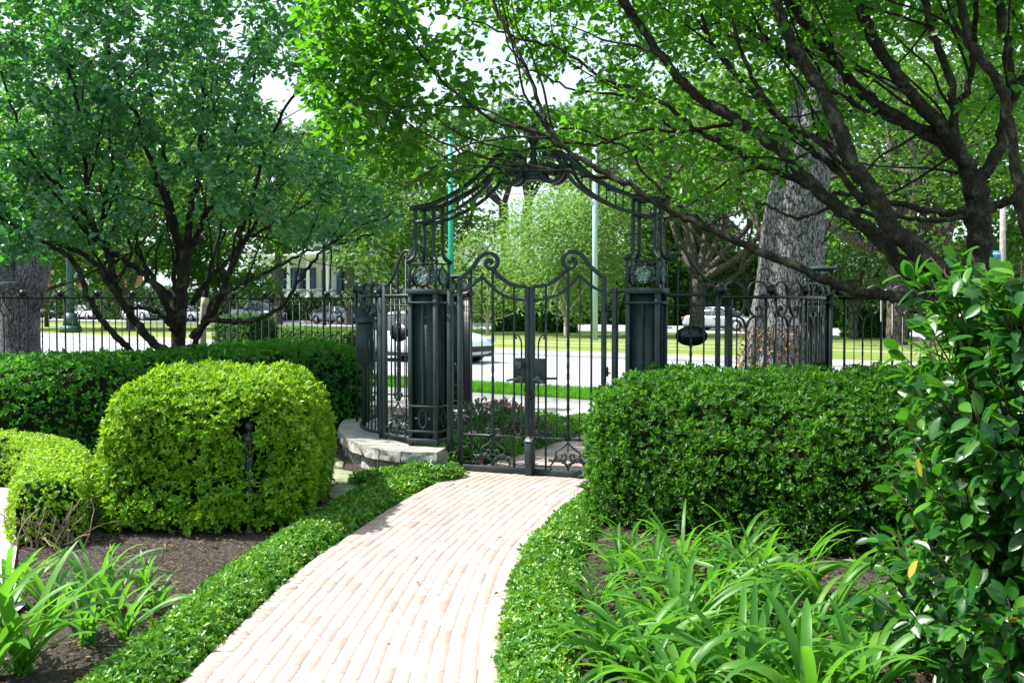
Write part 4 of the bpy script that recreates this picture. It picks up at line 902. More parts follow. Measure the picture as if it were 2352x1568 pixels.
# curved screens next to pillars (sloping scroll top, oval sign, acanthus foot)
def side_screen(side):
    left = side < 0; c = gl(-.355, .09) if left else gl(1.845, .09)
    lab = "left curved iron screen on the granite wall beside the gate pillar" if left else "right iron side screen with sloping scroll top beside the gate pillar"
    t = thing("iron_screen", lab, "screen", (c[0], c[1], .25), GR); sg = side
    # local path (x outward*side, y)
    Pth = cat([(sg * .16, 0), (sg * .39, .07), (sg * .617, .20)], 8); 
    def on(s):   # s metres from pillar
        d = np.r_[0, np.cumsum(np.linalg.norm(np.diff(Pth, axis=0), axis=1))]; return np.interp(s, d, Pth[:, 0]), np.interp(s, d, Pth[:, 1])
    Ls_ = .5
    def line(f, n=14, s0=0, s1=Ls_): return np.array([(*on(s), f(s)) for s in np.linspace(s0, s1, n)])
    m = MB(); z = 1.72 - .25; m.tube(line(lambda s: z), .020, 4, ref=(0, 0, 1.0001), phase=.785); m.build("top_rail", IRON, t)
    m = MB(); m.tube(line(lambda s: z - .095), .010, 4, ref=(0, 0, 1.0001), phase=.785); m.build("second_rail", IRON, t)
    m = MB(); m.tube(line(lambda s: .055), .022, 4, ref=(0, 0, 1.0001), phase=.785); m.build("bottom_rail", IRON, t)
    # sloping scroll
    S = cat([(.485, 1.635), (.42, 1.645), (.34, 1.70), (.26, 1.80), (.20, 1.90), (.145, 1.965), (.08, 1.97), (.035, 1.925), (.045, 1.875), (.085, 1.865), (.105, 1.90), (.085, 1.915)], 5) + (0, .0)
    q = np.array([(*on(a), b + .19 - .25) for a, b in S]); m = MB(); m.tube(q, np.linspace(1, .8, len(q)), 4, ref=(0, 1, 0.0001), flat=(.02, .024), phase=.785); m.build("sloping_scroll_rail", IRON, t)
    def top(s): return float(np.interp(s, [.05, .2, .26, .34, .42, .49], [2.1, 2.07, 1.98, 1.88, 1.83, 1.82])) - .25
    for s in (.12, .36): m = MB(); x, y = on(s); m.vbar(x, y, .06, top(s), .013); m.build("bar", IRON, t)
    m = MB(); x, y = on(.24); m.twist(x, y, .42, top(.24), .018, 8); m.build("twisted_bar", IRON, t)
    for s in (.492, .60):
        m = MB(); 
        if s < .55: x, y = on(.49)
        else: x, y = sg * .70, .275
        m.box((x, y, (1.82 if s < .55 else 1.70) / 2 - .125), (.042, .042, (1.82 if s < .55 else 1.70) - .25)); m.build("post", IRON, t, bevel=.003)
    m = MB(); x, y = on(.24); onion(m, 0, 0, 1.0); V = m.V; base = np.vstack(V); mm = MB()
    a = math.atan2(on(.3)[1] - on(.18)[1], (on(.3)[0] - on(.18)[0])); 
    W = base.copy(); W[:, 2] = W[:, 2] * 1.05 + .44 if False else np.where(W[:, 2] < -.02, W[:, 2] * 1.12, W[:, 2]) + .43; ca, sa = math.cos(a), math.sin(a); W = np.stack([W[:, 0] * .82 * ca - W[:, 1] * sa + x, W[:, 0] * .82 * sa + W[:, 1] * ca + y, W[:, 2]], 1)
    mm.add(W, np.vstack(m.Q), np.vstack(m.T)); mm.build("scrollwork", IRON, t)
    m = MB(); acanthus(m, 0, 0, 1.0); acanthus(m, 0, -.0, .8, -.012); W = np.vstack(m.V); W[:, 2] = W[:, 2] * 1.12 + .43; W[:, 1] *= 1.6; W = np.stack([W[:, 0] * .85 * ca - W[:, 1] * sa + x, W[:, 0] * .85 * sa + W[:, 1] * ca + y, W[:, 2]], 1)
    mm = MB(); mm.add(W, np.vstack(m.Q)); mm.build("acanthus_leaf", simple("worn_iron_leaf", (.10, .14, .16), (.20, .24, .27), 30, .45, .5) if left else bpy.data.materials["worn_iron_leaf"], t)
    # oval sign on the street side
    s_ = thing("oval_sign", ("oval metal sign plate strapped to the left screen, seen from behind" if left else "oval metal sign plate strapped to the right screen, seen from behind"), "sign", tuple(c + GU * x + GV * (y + .03) + V3(0, 0, 1.35)), GR + a, "oval signs on the screens")
    m = MB(); aa = np.linspace(0, 2 * np.pi, 33)[:-1]; m.prism(np.c_[.145 * np.cos(aa), .092 * np.sin(aa)], 0, .012); m.build("plate", IRONB, s_)
    m = MB(); m.box((0, -.04, 0), (.17, .008, .028)); m.box((-.07, -.02, 0), (.01, .05, .014)); m.box((.07, -.02, 0), (.01, .05, .014)); m.build("strap", IRON, s_)
    return t
side_screen(-1); side_screen(1)
# outer curved part of left screen to the mailbox
def ring(sg):
    c = gl(-.355, .09) if sg < 0 else gl(1.845, .09)
    pts = cat([c + GU * sg * a + GV * b for a, b in ((.70, .275), (.98, .47), (1.25, .80), (1.42, 1.15), (1.53, 1.5), (1.56, 1.75))], 5); return pts
if True:
    q = ring(-1); t = thing("iron_screen", "outer curved iron screen with scroll cresting behind the letter box", "screen", (q[0][0], q[0][1], .25)); d = np.r_[0, np.cumsum(np.linalg.norm(np.diff(q[:, :2], axis=0), axis=1))]
    n = 3; s = np.linspace(0, d[-1], n + 1); xs = np.interp(s, d, q[:, 0]); ys = np.interp(s, d, q[:, 1]); o1 = o2 = None
    for i in range(n):
        L = math.hypot(xs[i + 1] - xs[i], ys[i + 1] - ys[i]); ang = math.atan2(ys[i + 1] - ys[i], xs[i + 1] - xs[i])
        if o1 is None: ms, mp_ = MB(), MB(); fence_unit(ms, mp_, 0, .03, 1.47); o1 = ms.build("scroll_panel", IRON); o2 = mp_.build("pickets", IRON); a_, b_ = o1, o2
        else: a_, b_ = o1.copy(), o2.copy(); C.objects.link(a_); C.objects.link(b_)
        for o in (a_, b_): o.parent = t; o.location = (xs[i] - q[0][0], ys[i] - q[0][1], 0); o.rotation_euler = (0, 0, ang); o.scale = (L / UL, 1, 1)
    qq = np.c_[q[:, :2], np.full(len(q), 1.72)]; m = MB(); m.tube(qq, .022, 4, ref=(0, 0, 1.0001), phase=.785); m.build("top_rail", IRON, t, True)
    qq[:, 2] = .25 + .055; m = MB(); m.tube(qq, .022, 4, ref=(0, 0, 1.0001), phase=.785); m.build("bottom_rail", IRON, t, True)
# letter box
def mailbox():
    c = P(838, 770, 11.35); t = thing("letter_box", "dark green metal letter box with sloped lid hung on the curved screen", "letter box", (c[0], c[1], 1.02), R(12))
    m = MB(); V = [(-.085, -.09, 0), (.085, -.09, 0), (.085, .10, 0), (-.085, .10, 0), (-.085, -.09, .43), (.085, -.09, .43), (.085, .10, .52), (-.085, .10, .52)]
    m.add(V, [[0, 3, 2, 1], [4, 5, 6, 7], [0, 1, 5, 4], [1, 2, 6, 5], [2, 3, 7, 6], [3, 0, 4, 7]]); m.build("box", IRON, t, bevel=.003)
    m = MB(); V = np.array([(-.11, -.14, .42), (.11, -.14, .42), (.11, .12, .56), (-.11, .12, .56)]); m.add(np.vstack([V, V + (0, 0, .01)]), [[0, 3, 2, 1], [4, 5, 6, 7], [0, 1, 5, 4], [1, 2, 6, 5], [2, 3, 7, 6], [3, 0, 4, 7]]); m.build("lid", IRON, t)
    m = MB(); m.box((-.005, -.094, .2), (.13, .01, .33)); d_ = m.build("door", IRON, t, bevel=.002)
    m = MB(); m.tube(cat([(.035, -.10, .13), (.035, -.125, .14), (.035, -.125, .22), (.035, -.10, .23)], 4), .006, 6); m.build("handle", CHROMED, d_)
    m = MB(); m.sq(xz(spiral((-.045, -.05), .05, .012, 1.57, 1.3)), .005); m.sq(xz(spiral((.045, -.05), .05, .012, 1.57, -1.3)), .005); m.build("bracket", IRON, t)
mailbox()

# granite wall
def wall(sg):
    c = gl(-.355, .09) if sg < 0 else gl(1.845, .09)
    if sg < 0: out = [(-.53, 10.5), (-.68, 9.97)]; crv = cat([V3(-.70, 9.94, 0), V3(-1.07, 10.02, 0), V3(-1.40, 10.33, 0), V3(-1.66, 10.85, 0), V3(-1.86, 11.5, 0), V3(-1.98, 12.2, 0), V3(-2.02, 13.0, 0)], 8)
    else:
        crv = np.array([(lambda r_: gl(1.49 - r_[0], r_[1]))((np.dot(p - GO, GU), np.dot(p - GO, GV))) for p in cat([V3(-.70, 9.94, 0), V3(-1.07, 10.02, 0), V3(-1.40, 10.33, 0), V3(-1.66, 10.85, 0), V3(-1.86, 11.5, 0)], 8)])
    t_ = unit(np.gradient(crv[:, :2], axis=0)); nrm = np.c_[t_[:, 1], -t_[:, 0]] * (1 if sg < 0 else -1); d = np.r_[0, np.cumsum(np.linalg.norm(np.diff(crv[:, :2], axis=0), axis=1))]
    t = thing("granite_wall", "low curved granite wall with smooth top slabs carrying the left screen" if sg < 0 else "low granite wall carrying the right gate pillar, hidden by the hedge", "wall", (crv[0][0], crv[0][1], 0))
    def at(s, inset): return np.array([np.interp(s, d, crv[:, 0]), np.interp(s, d, crv[:, 1])]) + np.array([np.interp(s, d, nrm[:, 0]), np.interp(s, d, nrm[:, 1])]) * inset
    wd = .42
    def course(z0, z1, inset, L, rough, nm, topsmooth):
        m = MB(); s = 0.0; i = 0
        while s < d[-1] - .05:
            l = min(L * (.85 + .3 * rng.random()), d[-1] - s); g = .003; nx, ny, nz_ = 9, 7, 6
            for fc in ("front", "top", "e0", "e1", "back"):
                if fc == "front": U_, W_ = np.meshgrid(np.linspace(0, 1, nx), np.linspace(0, 1, nz_)); S_ = U_; I_ = 0 * U_; Z_ = W_
                elif fc == "back": U_, W_ = np.meshgrid(np.linspace(1, 0, nx), np.linspace(0, 1, nz_)); S_ = U_; I_ = 1 + 0 * U_; Z_ = W_
                elif fc == "top": U_, W_ = np.meshgrid(np.linspace(0, 1, nx), np.linspace(0, 1, ny)); S_ = U_; I_ = W_; Z_ = 1 + 0 * U_
                else: U_, W_ = np.meshgrid(np.linspace(0, 1, ny), np.linspace(0, 1, nz_)); S_ = (0 if fc == "e0" else 1) + 0 * U_; I_ = U_; Z_ = W_
                pts = []
                for a, b, z in zip(S_.ravel(), I_.ravel(), Z_.ravel()):
                    p = at(s + g + a * (l - 2 * g), inset + b * (wd - inset * 1.2)); pts.append((p[0], p[1], z0 + z * (z1 - z0)))
                pts = np.array(pts); dd = vnoise(pts, 5, 9, 4) * rough * 1.6 + vnoise(pts, 22, 4, 2) * rough * .5
                edge = np.where((Z_.ravel() > .99) | (I_.ravel() > .99), .35, 1.0) if topsmooth else 1.0
                nr_ = np.array([np.interp(s + .5 * l, d, nrm[:, 0]), np.interp(s + .5 * l, d, nrm[:, 1]), 0])
                if fc == "front": pts += -nr_ * (dd * edge)[:, None]
                elif fc == "top": pts[:, 2] += vnoise(pts, 3, 2, 2) * .002; f_ = I_.ravel() < .01; pts[f_] += (-nr_ * (dd * .35)[:, None])[f_]
                hh, ww = U_.shape; ii = np.arange(hh - 1)[:, None]; jj = np.arange(ww - 1)[None]
                Q = np.stack([ii * ww + jj, ii * ww + jj + 1, (ii + 1) * ww + jj + 1, (ii + 1) * ww + jj], -1).reshape(-1, 4)
                m.add(pts, Q)
            s += l; i += 1
        m.build(nm, GRAN, t, True)
    course(.148, .25, 0, .34, .012, "cap_slabs", True); course(-.04, .143, .07, .4, .022, "base_course", False)
    return t
wall(-1); wall(1)

# ------------------------------------------------------------------ trees
def inpoly(pts, poly):
    x, y = pts[:, 0], pts[:, 1]; poly = np.asarray(poly, float); ins = np.zeros(len(pts), bool); j = len(poly) - 1
    for i in range(len(poly)):
        xi, yi = poly[i]; xj, yj = poly[j]; c = ((yi > y) != (yj > y)) & (x < (xj - xi) * (y - yi) / (yj - yi + 1e-9) + xi); ins ^= c; j = i
    return ins
def pxpoly(poly, n, Yf, holes=()):
    """random points in a picture-shaped region, spread over real depths"""
    poly = np.asarray(poly, float); lo, hi = poly.min(0), poly.max(0); out = []
    while len(out) < n:
        q = rng.uniform(lo, hi, (n, 2)); q = q[inpoly(q, poly)]
        for h in holes: q = q[~(inpoly(q, h) & (rng.random(len(q)) < .88))]
        for a in q: out.append(P(a[0], a[1], Yf(a[0], a[1])))
    return np.array(out[:n])
class Tree:
    def __init__(s): s.mb = MB(); s.N = []; s.Rr = []
    def limb(s, pts, r0, r1, n=6, sides=9, wob=.012, power=.8):
        q = cat(pts, n); k = len(q); q = q + rng.normal(size=q.shape) * wob; rr = r0 + (r1 - r0) * np.linspace(0, 1, k) ** power
        rr = rr * (1 + .10 * rng.normal(size=k).clip(-1, 1)); s.mb.tube(q, rr, sides)
        # nodes for twigs
        for i in range(k): s.N.append(q[i]); s.Rr.append(rr[i])
        return q
    def side_branches(s, n, L, r0, outdir, lo=.012, keep=None):
        base = [i for i in range(len(s.N)) if s.Rr[i] > lo and (keep is None or keep(s.N[i]))]
        for _ in range(n):
            i = base[rng.integers(len(base))]; p = s.N[i]; j = min(i + 1, len(s.N) - 1); t = unit(s.N[j] - p + 1e-6); d = unit(t * .5 + V3(*outdir) * .5 + rng.normal(size=3) * (.42, .3, .42)); q = [p]; l = L * (.6 + .8 * rng.random()); k = 9
            for a in range(k): d = unit(d + rng.normal(size=3) * .16 + V3(0, 0, .03)); q.append(q[-1] + d * l / k)
            q = np.array(q); rr = np.linspace(min(s.Rr[i] * .6, r0), .004, k + 1); s.mb.tube(cat(q, 2), np.interp(np.linspace(0, k, 2 * k + 1), range(k + 1), rr), 6)
            s.N += list(q); s.Rr += list(rr)
    def grow(s, att, seg=.14, rmin=.0022, maxlen=1.6, kinks=.05, rate=.010, leaves_per=10, reach=.5, order=None, first=0):
        att = np.asarray(att); cap = len(att) * 14 + len(s.N) + 10; N = np.zeros((cap, 3)); Rr = np.zeros(cap); n = len(s.N); N[:n] = s.N; Rr[:n] = s.Rr
        d0 = np.min(np.linalg.norm(att[:, None] - N[None, :n:3], axis=2), axis=1) if n else np.zeros(len(att))
        att = att[np.argsort(d0 + rng.random(len(att)) * .5)]; LP_, LD = [], []
        for a in att:
            dd = np.linalg.norm(N[:n] - a, axis=1) + (Rr[:n] < .004) * .05; i = int(np.argmin(dd)); L = np.linalg.norm(a - N[i])
            if L < .05: continue
            if L > maxlen: a = N[i] + (a - N[i]) * maxlen / L; L = maxlen
            k = max(2, min(12, int(L / seg) + 1)); mid = (N[i] + a) / 2 + rng.normal(size=3) * kinks * L * 2 + V3(0, 0, .06 * L)
            t = np.linspace(0, 1, k + 1)[:, None]; q = (1 - t) ** 2 * N[i] + 2 * t * (1 - t) * mid + t * t * a; q[1:-1] += rng.normal(size=(k - 1, 3)) * kinks * .25 * L
            r0 = min(Rr[i] * .75, rmin + rate * L); rr = np.linspace(max(r0, rmin), rmin * .8, k + 1)
            s.mb.tube(q, rr, 4 if r0 < .008 else 5, cap=False)
            N[n:n + k] = q[1:]; Rr[n:n + k] = rr[1:]; n += k
            m = max(3, int(leaves_per * (.6 + .8 * rng.random()))); tt = 1 - np.minimum(1, reach / max(L, .01)) * rng.random(m) ** 1.6
            ti = tt * k; i0 = np.minimum(ti.astype(int), k - 1); f = (ti - i0)[:, None]; p = q[i0] * (1 - f) + q[i0 + 1] * f
            LP_.append(p); LD.append(np.repeat(unit(a - mid)[None], m, 0))
        s.N = list(N[:n]); s.Rr = list(Rr[:n]); return np.vstack(LP_), np.vstack(LD)
def tree_leaves(nm, p, d, L, ratio, mat, t, tpl=T6, flat=.9, droop=.12, gap=.02, sideways=.9):
    n = len(p); dr = unit(d * .45 + rng.normal(size=(n, 3)) * sideways * V3(1, 1, .55) + V3(0, 0, -.10)); nr = V3(0, 0, flat) + rng.normal(size=(n, 3)) * .45
    l = L * (.7 + .6 * rng.random(n)); return leaves(nm, p + dr * gap, dr, nr, l, l * ratio, mat, t, tpl, droop=droop)
def pl(pts, Y0, Y1):
    k = len(pts); return [P(x, y, Y0 + (Y1 - Y0) * i / (k - 1)) for i, (x, y) in enumerate(pts)]

# left many-stemmed tree
T = Tree(); tl = thing("garden_tree", "many-stemmed tree with dense bluish-green leaves growing out of the left hedge", "tree", (-4.05, 12.95, 0))
def RL(wpx, Y=13.0): return wpx / 2 / (FPX / Y)
T.limb([(-4.05, 13.1, -.05)] + pl([(412, 800), (412, 740), (420, 650), (430, 560)], 13.1, 13.0), RL(36), RL(27), sides=12)
L1 = [([(428, 575), (398, 530), (385, 470), (368, 430), (345, 370), (320, 290), (275, 190), (230, 60)], 13, 12.2, 26, 8),
      ([(430, 560), (440, 480), (455, 400), (462, 320), (470, 200), (480, 60)], 13, 13.4, 26, 8),
      ([(372, 440), (385, 380), (352, 280), (345, 200), (330, 80)], 12.9, 12.4, 16, 6),
      ([(376, 420), (402, 390), (420, 370), (460, 350), (500, 330)], 12.9, 12.2, 14, 6),
      ([(445, 560), (470, 500), (500, 440), (530, 340), (560, 250), (600, 120)], 13, 13.6, 20, 7),
      ([(440, 850), (410, 815), (360, 795), (318, 750), (285, 700), (262, 650), (250, 590), (215, 520), (200, 440), (195, 350), (180, 240), (150, 120)], 12.9, 12.0, 32, 8),
      ([(350, 860), (300, 805), (268, 775), (235, 735), (205, 690), (180, 620), (160, 590), (110, 560), (50, 530), (-40, 480)], 12.6, 11.8, 24, 10),
      ([(300, 720), (270, 680), (242, 640), (225, 610), (180, 580), (110, 555), (30, 535), (-60, 500)], 12.5, 11.9, 20, 10),
      ([(400, 760), (385, 700), (340, 640), (290, 600), (240, 570), (190, 520), (130, 450), (60, 380), (-30, 300)], 13, 12.0, 24, 9),
      ([(405, 770), (402, 700), (400, 640), (408, 560), (400, 490), (385, 440)], 13, 13.2, 20, 10),
      ([(418, 700), (360, 650), (330, 600), (300, 560), (270, 500), (230, 440), (180, 400)], 13.2, 13.6, 16, 7),
      ([(400, 760), (390, 745), (365, 720), (345, 712), (310, 705), (290, 710)], 12.9, 12.5, 15, 9),
      ([(440, 775), (478, 735), (505, 690), (520, 640), (545, 590), (556, 530), (580, 460), (600, 380), (640, 280), (700, 180)], 12.9, 12.6, 24, 7),
      ([(450, 770), (480, 735), (520, 738), (575, 735), (620, 720), (660, 690), (690, 640), (720, 600), (760, 560), (830, 520), (900, 495)], 12.8, 12.2, 20, 5),
      ([(440, 800), (470, 740), (490, 690), (540, 660), (600, 630), (660, 600), (730, 570), (800, 555), (860, 535)], 12.8, 12.5, 16, 5),
      ([(440, 700), (480, 640), (520, 600), (570, 540), (610, 480), (650, 400), (700, 300)], 13.2, 13.8, 20, 6),
      ([(255, 600), (235, 540), (240, 460), (260, 400), (250, 300), (240, 200)], 12.6, 12.9, 14, 6),
      ([(200, 500), (150, 440), (90, 380), (40, 280), (0, 160)], 12.3, 11.9, 14, 6),
      ([(520, 640), (560, 560), (620, 520), (700, 470), (760, 410), (820, 330)], 12.7, 13.0, 12, 5)]
for pts, a, b, w0, w1 in L1: T.limb(pl(pts, a, b), RL(w0 * .75), RL(w1 * .75), wob=.010)
T.side_branches(48, 1.5, .016, (0, 0, 1), keep=lambda p: p[2] > 1.6)
regL = [(-160, -170), (640, -170), (720, -60), (740, 60), (700, 160), (690, 260), (730, 330), (800, 350), (890, 430), (930, 500), (880, 540), (760, 560), (680, 560), (560, 480), (470, 540), (380, 520), (300, 540), (220, 560), (110, 590), (-160, 640)]
hol = [[(560, 180), (720, 160), (760, 330), (640, 300)], [(300, 400), (500, 420), (480, 520), (330, 520)]]
att = pxpoly(regL, 1850, lambda x, y: 13.0 + rng.uniform(-1.7, 1.3), hol)
lp, ld = T.grow(att, leaves_per=17, maxlen=1.3); lp = lp + rng.normal(size=lp.shape) * .045
T.mb.build("trunk", BARK, tl, True, True); tree_leaves("crown", lp, ld, .086, .64, MAGL, tl, flat=.4, gap=.01)
att = pxpoly([(-100, -600), (650, -600), (740, -170), (-160, -170)], 230, lambda x, y: 13.0 + rng.uniform(-1.6, 1.6))
lp = np.repeat(att, 10, 0) + rng.normal(size=(2300, 3)) * .2; tree_leaves("crown_top", lp, unit(lp - V3(-4, 13, 3)), .11, .6, MAGL, tl)

# right many-stemmed tree
T = Tree(); tr = thing("garden_tree", "large many-stemmed lichen-spotted tree whose limbs reach over the gate from the right", "tree", (3.55, 8.35, 0))
def RR(wpx, Y=8.6): return wpx / 2 / (FPX / Y)
L2 = [([(2230, 760), (2160, 690), (2100, 640), (2030, 560), (1960, 500), (1880, 440), (1800, 352), (1700, 280), (1620, 232), (1560, 180), (1500, 100), (1440, 10), (1400, -80)], 8.3, 9.0, 60, 20),
      ([(2240, 740), (2190, 650), (2120, 590), (2050, 520), (2000, 440), (1955, 370), (1925, 290), (1890, 210), (1835, 130), (1800, 60), (1785, -20), (1780, -140)], 8.1, 8.6, 66, 30),
      ([(2200, 720), (2120, 690), (2030, 678), (1960, 668), (1880, 635), (1810, 605), (1730, 570), (1650, 535), (1560, 495), (1480, 450), (1410, 408), (1340, 370), (1290, 335), (1255, 290), (1235, 220), (1190, 120), (1140, 20), (1110, -80)], 8.2, 9.3, 40, 8),
      ([(1410, 410), (1330, 402), (1240, 385), (1150, 368), (1060, 345), (960, 300), (880, 230), (820, 150)], 8.9, 9.5, 14, 4),
      ([(1290, 335), (1220, 300), (1140, 280), (1080, 240), (1010, 180), (950, 100), (900, 20), (860, -60)], 9.2, 9.7, 17, 5),
      ([(1640, 530), (1560, 470), (1480, 400), (1440, 340), (1330, 300), (1250, 290)], 8.9, 9.4, 12, 6),
      ([(1880, 440), (1800, 400), (1740, 380), (1660, 330), (1600, 300), (1540, 250), (1470, 210), (1380, 180), (1300, 120), (1200, 90), (1090, 50), (1000, 30)], 8.8, 9.6, 26, 5),
      ([(1700, 280), (1640, 290), (1560, 300), (1500, 260), (1440, 220), (1330, 210), (1240, 170), (1160, 140)], 8.9, 9.4, 16, 5),
      ([(1560, 300), (1480, 300), (1380, 330), (1300, 330), (1180, 345), (1060, 310), (980, 260), (900, 240)], 9.1, 9.6, 12, 4),
      ([(1985, 470), (1930, 400), (1850, 330), (1780, 260), (1700, 180), (1640, 110), (1600, 0), (1580, -100)], 8.9, 9.4, 26, 10),
      ([(2080, 560), (1990, 490), (1900, 480), (1830, 500), (1760, 470), (1690, 430)], 8.4, 8.9, 18, 6),
      ([(1955, 370), (1900, 330), (1820, 290), (1740, 200), (1690, 80), (1660, -60)], 8.4, 8.8, 22, 10),
      # darker trunk at the far right
      ([(2262, 860), (2255, 720), (2250, 560), (2246, 470), (2236, 400)], 8.9, 8.9, 86, 76),
      ([(2236, 420), (2200, 345), (2150, 280), (2090, 215), (2030, 130), (1985, 40), (1955, -60)], 8.9, 8.7, 56, 30),
      ([(2215, 370), (2150, 320), (2070, 275), (1985, 215), (1910, 130), (1850, 60), (1800, -20), (1760, -100)], 8.9, 9.2, 46, 22),
      ([(2150, 300), (2060, 280), (1960, 240), (1880, 180), (1800, 120), (1700, 60), (1600, 10)], 8.9, 9.4, 24, 10),
      ([(2250, 420), (2290, 350), (2310, 260), (2318, 150), (2300, 40), (2280, -80)], 8.9, 8.6, 44, 26),
      ([(2200, 345), (2190, 260), (2180, 170), (2140, 80), (2110, -60)], 8.9, 8.6, 32, 20),
      ([(2185, 280), (2230, 180), (2240, 80), (2250, -60)], 8.9, 9.1, 24, 16),
      ([(2250, 490), (2150, 485), (2060, 470), (1960, 445), (1880, 450)], 8.9, 9.3, 30, 12),
      ([(2250, 500), (2160, 505), (2080, 500), (2010, 478)], 8.9, 8.6, 20, 10),
      ([(2250, 490), (2310, 465), (2400, 440), (2500, 380)], 8.9, 8.6, 36, 22),
      ([(2420, 640), (2370, 560), (2340, 430), (2320, 300), (2300, 200), (2230, 100), (2200, -40)], 8.0, 8.3, 42, 26),
      ([(2315, 260), (2360, 160), (2420, 60), (2460, -60)], 8.7, 8.7, 26, 18)]
for i, (pts, a, b, w0, w1) in enumerate(L2): T.limb(pl(pts, a, b), RR(w0 * .73), RR(w1 * .74), sides=12 if w0 > 40 else 9, wob=.008)
T.limb([(3.5, 8.25, -.1), tuple(P(2240, 770, 8.25))], .16, .12, 3); T.limb([(3.97, 8.9, -.1), tuple(P(2262, 850, 8.9))], .19, .15, 3)
T.side_branches(60, 1.5, .014, (-.8, .1, .45), keep=lambda p: p[2] > 2.6)
regA = [(760, -170), (700, -60), (695, 60), (705, 160), (715, 250), (745, 320), (800, 345), (850, 400), (960, 440), (1060, 450), (1120, 430), (1180, 380), (1240, 345), (1330, 370), (1430, 400), (1500, 440), (1600, 480), (1720, 490), (1790, 420), (1860, 330), (1960, 330), (2060, 250), (2200, 280), (2450, 250), (2450, -170)]
holA = [[(1040, 60), (1180, 60), (1190, 170), (1060, 150)], [(1180, 170), (1320, 190), (1300, 260), (1160, 240)], [(1600, 150), (1690, 160), (1690, 290), (1600, 260)], [(1240, 360), (1420, 330), (1500, 420), (1400, 420)], [(1950, 130), (2100, 60), (2230, 120), (2200, 300), (2050, 330)]]
def YA(x, y): return rng.uniform(9.3, 11.3) if x < 1300 else rng.uniform(8.3, 11.0)
att = pxpoly(regA, 1750, YA, holA)
att2 = pxpoly([(700, -100), (690, 100), (720, 300), (850, 380), (960, 330), (960, 100), (900, -120)], 300, lambda x, y: rng.uniform(9.2, 10.6))
lp, ld = T.grow(np.vstack([att, att2]), leaves_per=9, maxlen=1.5); lp = lp + rng.normal(size=lp.shape) * .04
T.mb.build("trunk", BARK, tr, True, True); tree_leaves("crown", lp, ld, np.where(lp[:, 0] < -.3, .088, .072), .62, MAGR, tr, T6, .35)
# the part of the same crown above the frame (extended and thickened for its shade on gate and right hedge)
q = np.c_[rng.uniform(-.6, 5.8, 3200), rng.uniform(7.4, 11.5, 3200), rng.uniform(4.3, 6.0, 3200)]; q = q[(q[:, 0] > -.6 + (q[:, 2] - 4.3) * .6) & (rng.random(len(q)) < .5 + .25 * q[:, 0])]
lp = np.repeat(q, 9, 0) + rng.normal(size=(len(q) * 9, 3)) * .16; tree_leaves("crown_top", lp, rand_dirs(len(lp)), .085, .62, MAGR, tr)

# ------------------------------------------------------------------ generic bigger trees
def big_tree(name, label, px, Y, trunk_w, base_flare, crown, nclump, nleaf, L, mat, bark=OAKD, lean=0.0, limbs=7, group=None, zfork=None, ratio=.55, clr=.9, seed=0, X=None, tpl=T4, droopy=0):
    """crown: (dx, dy, zc, rx, ry, rz) relative to the base"""
    X = (px - 1176) / FPX * Y if X is None else X; r = np.random.default_rng(seed + int(abs(px)) + int(Y)); t = thing(name, label, "tree", (X, Y, 0), group=group)
    dx, dy, zc, rx, ry, rz = crown; zf = zfork or max(1.8, zc - rz * .9); m = MB(); b = V3(X, Y, -.1)
    top = b + V3(lean * zf, 0, zf)
    q = cat([b, b + (top - b) * .12, b + (top - b) * .5, top], 5); m.tube(q, np.interp(np.linspace(0, 1, len(q)), [0, .1, .3, 1], [trunk_w / 2 * base_flare, trunk_w / 2 * (1 + (base_flare - 1) * .45), trunk_w / 2, trunk_w * .42]), 14)
    cc = V3(X + dx, Y + dy, zc); cl = []
    while len(cl) < nclump:
        v = r.normal(size=3); v = v / np.linalg.norm(v) * (.35 + .65 * r.random() ** .5); cl.append(cc + v * (rx, ry, rz))
    cl = np.array(cl)
    for i in range(limbs):
        e = cl[r.integers(len(cl))]; mid = top + (e - top) * .45 + r.normal(size=3) * .12 * np.linalg.norm(e - top); m.tube(cat([top - (0, 0, .2), mid, e], 5), np.linspace(trunk_w * .26, trunk_w * .05, 11), 6)
        for k in range(2): e2 = cl[r.integers(len(cl))]; m.tube(cat([mid, (mid + e2) / 2 + r.normal(size=3) * .3, e2], 4), np.linspace(trunk_w * .12, trunk_w * .02, 9), 5)
    m.build("trunk", bark, t, True, True)
    k = max(1, nleaf // nclump); rc = np.repeat((.16 + .16 * r.random(nclump)) * min(rx, rz) * clr, k)[:, None]; v = r.normal(size=(nclump * k, 3)); v = v / np.linalg.norm(v, axis=1, keepdims=True) * (.25 + .75 * r.random((nclump * k, 1)) ** .6)
    p = np.repeat(cl, k, 0) + v * rc * (1.25, 1.25, .8 + droopy)
    tree_leaves("crown", p, v, L, ratio, mat, t, tpl, flat=.5 - droopy * .3)
    return t
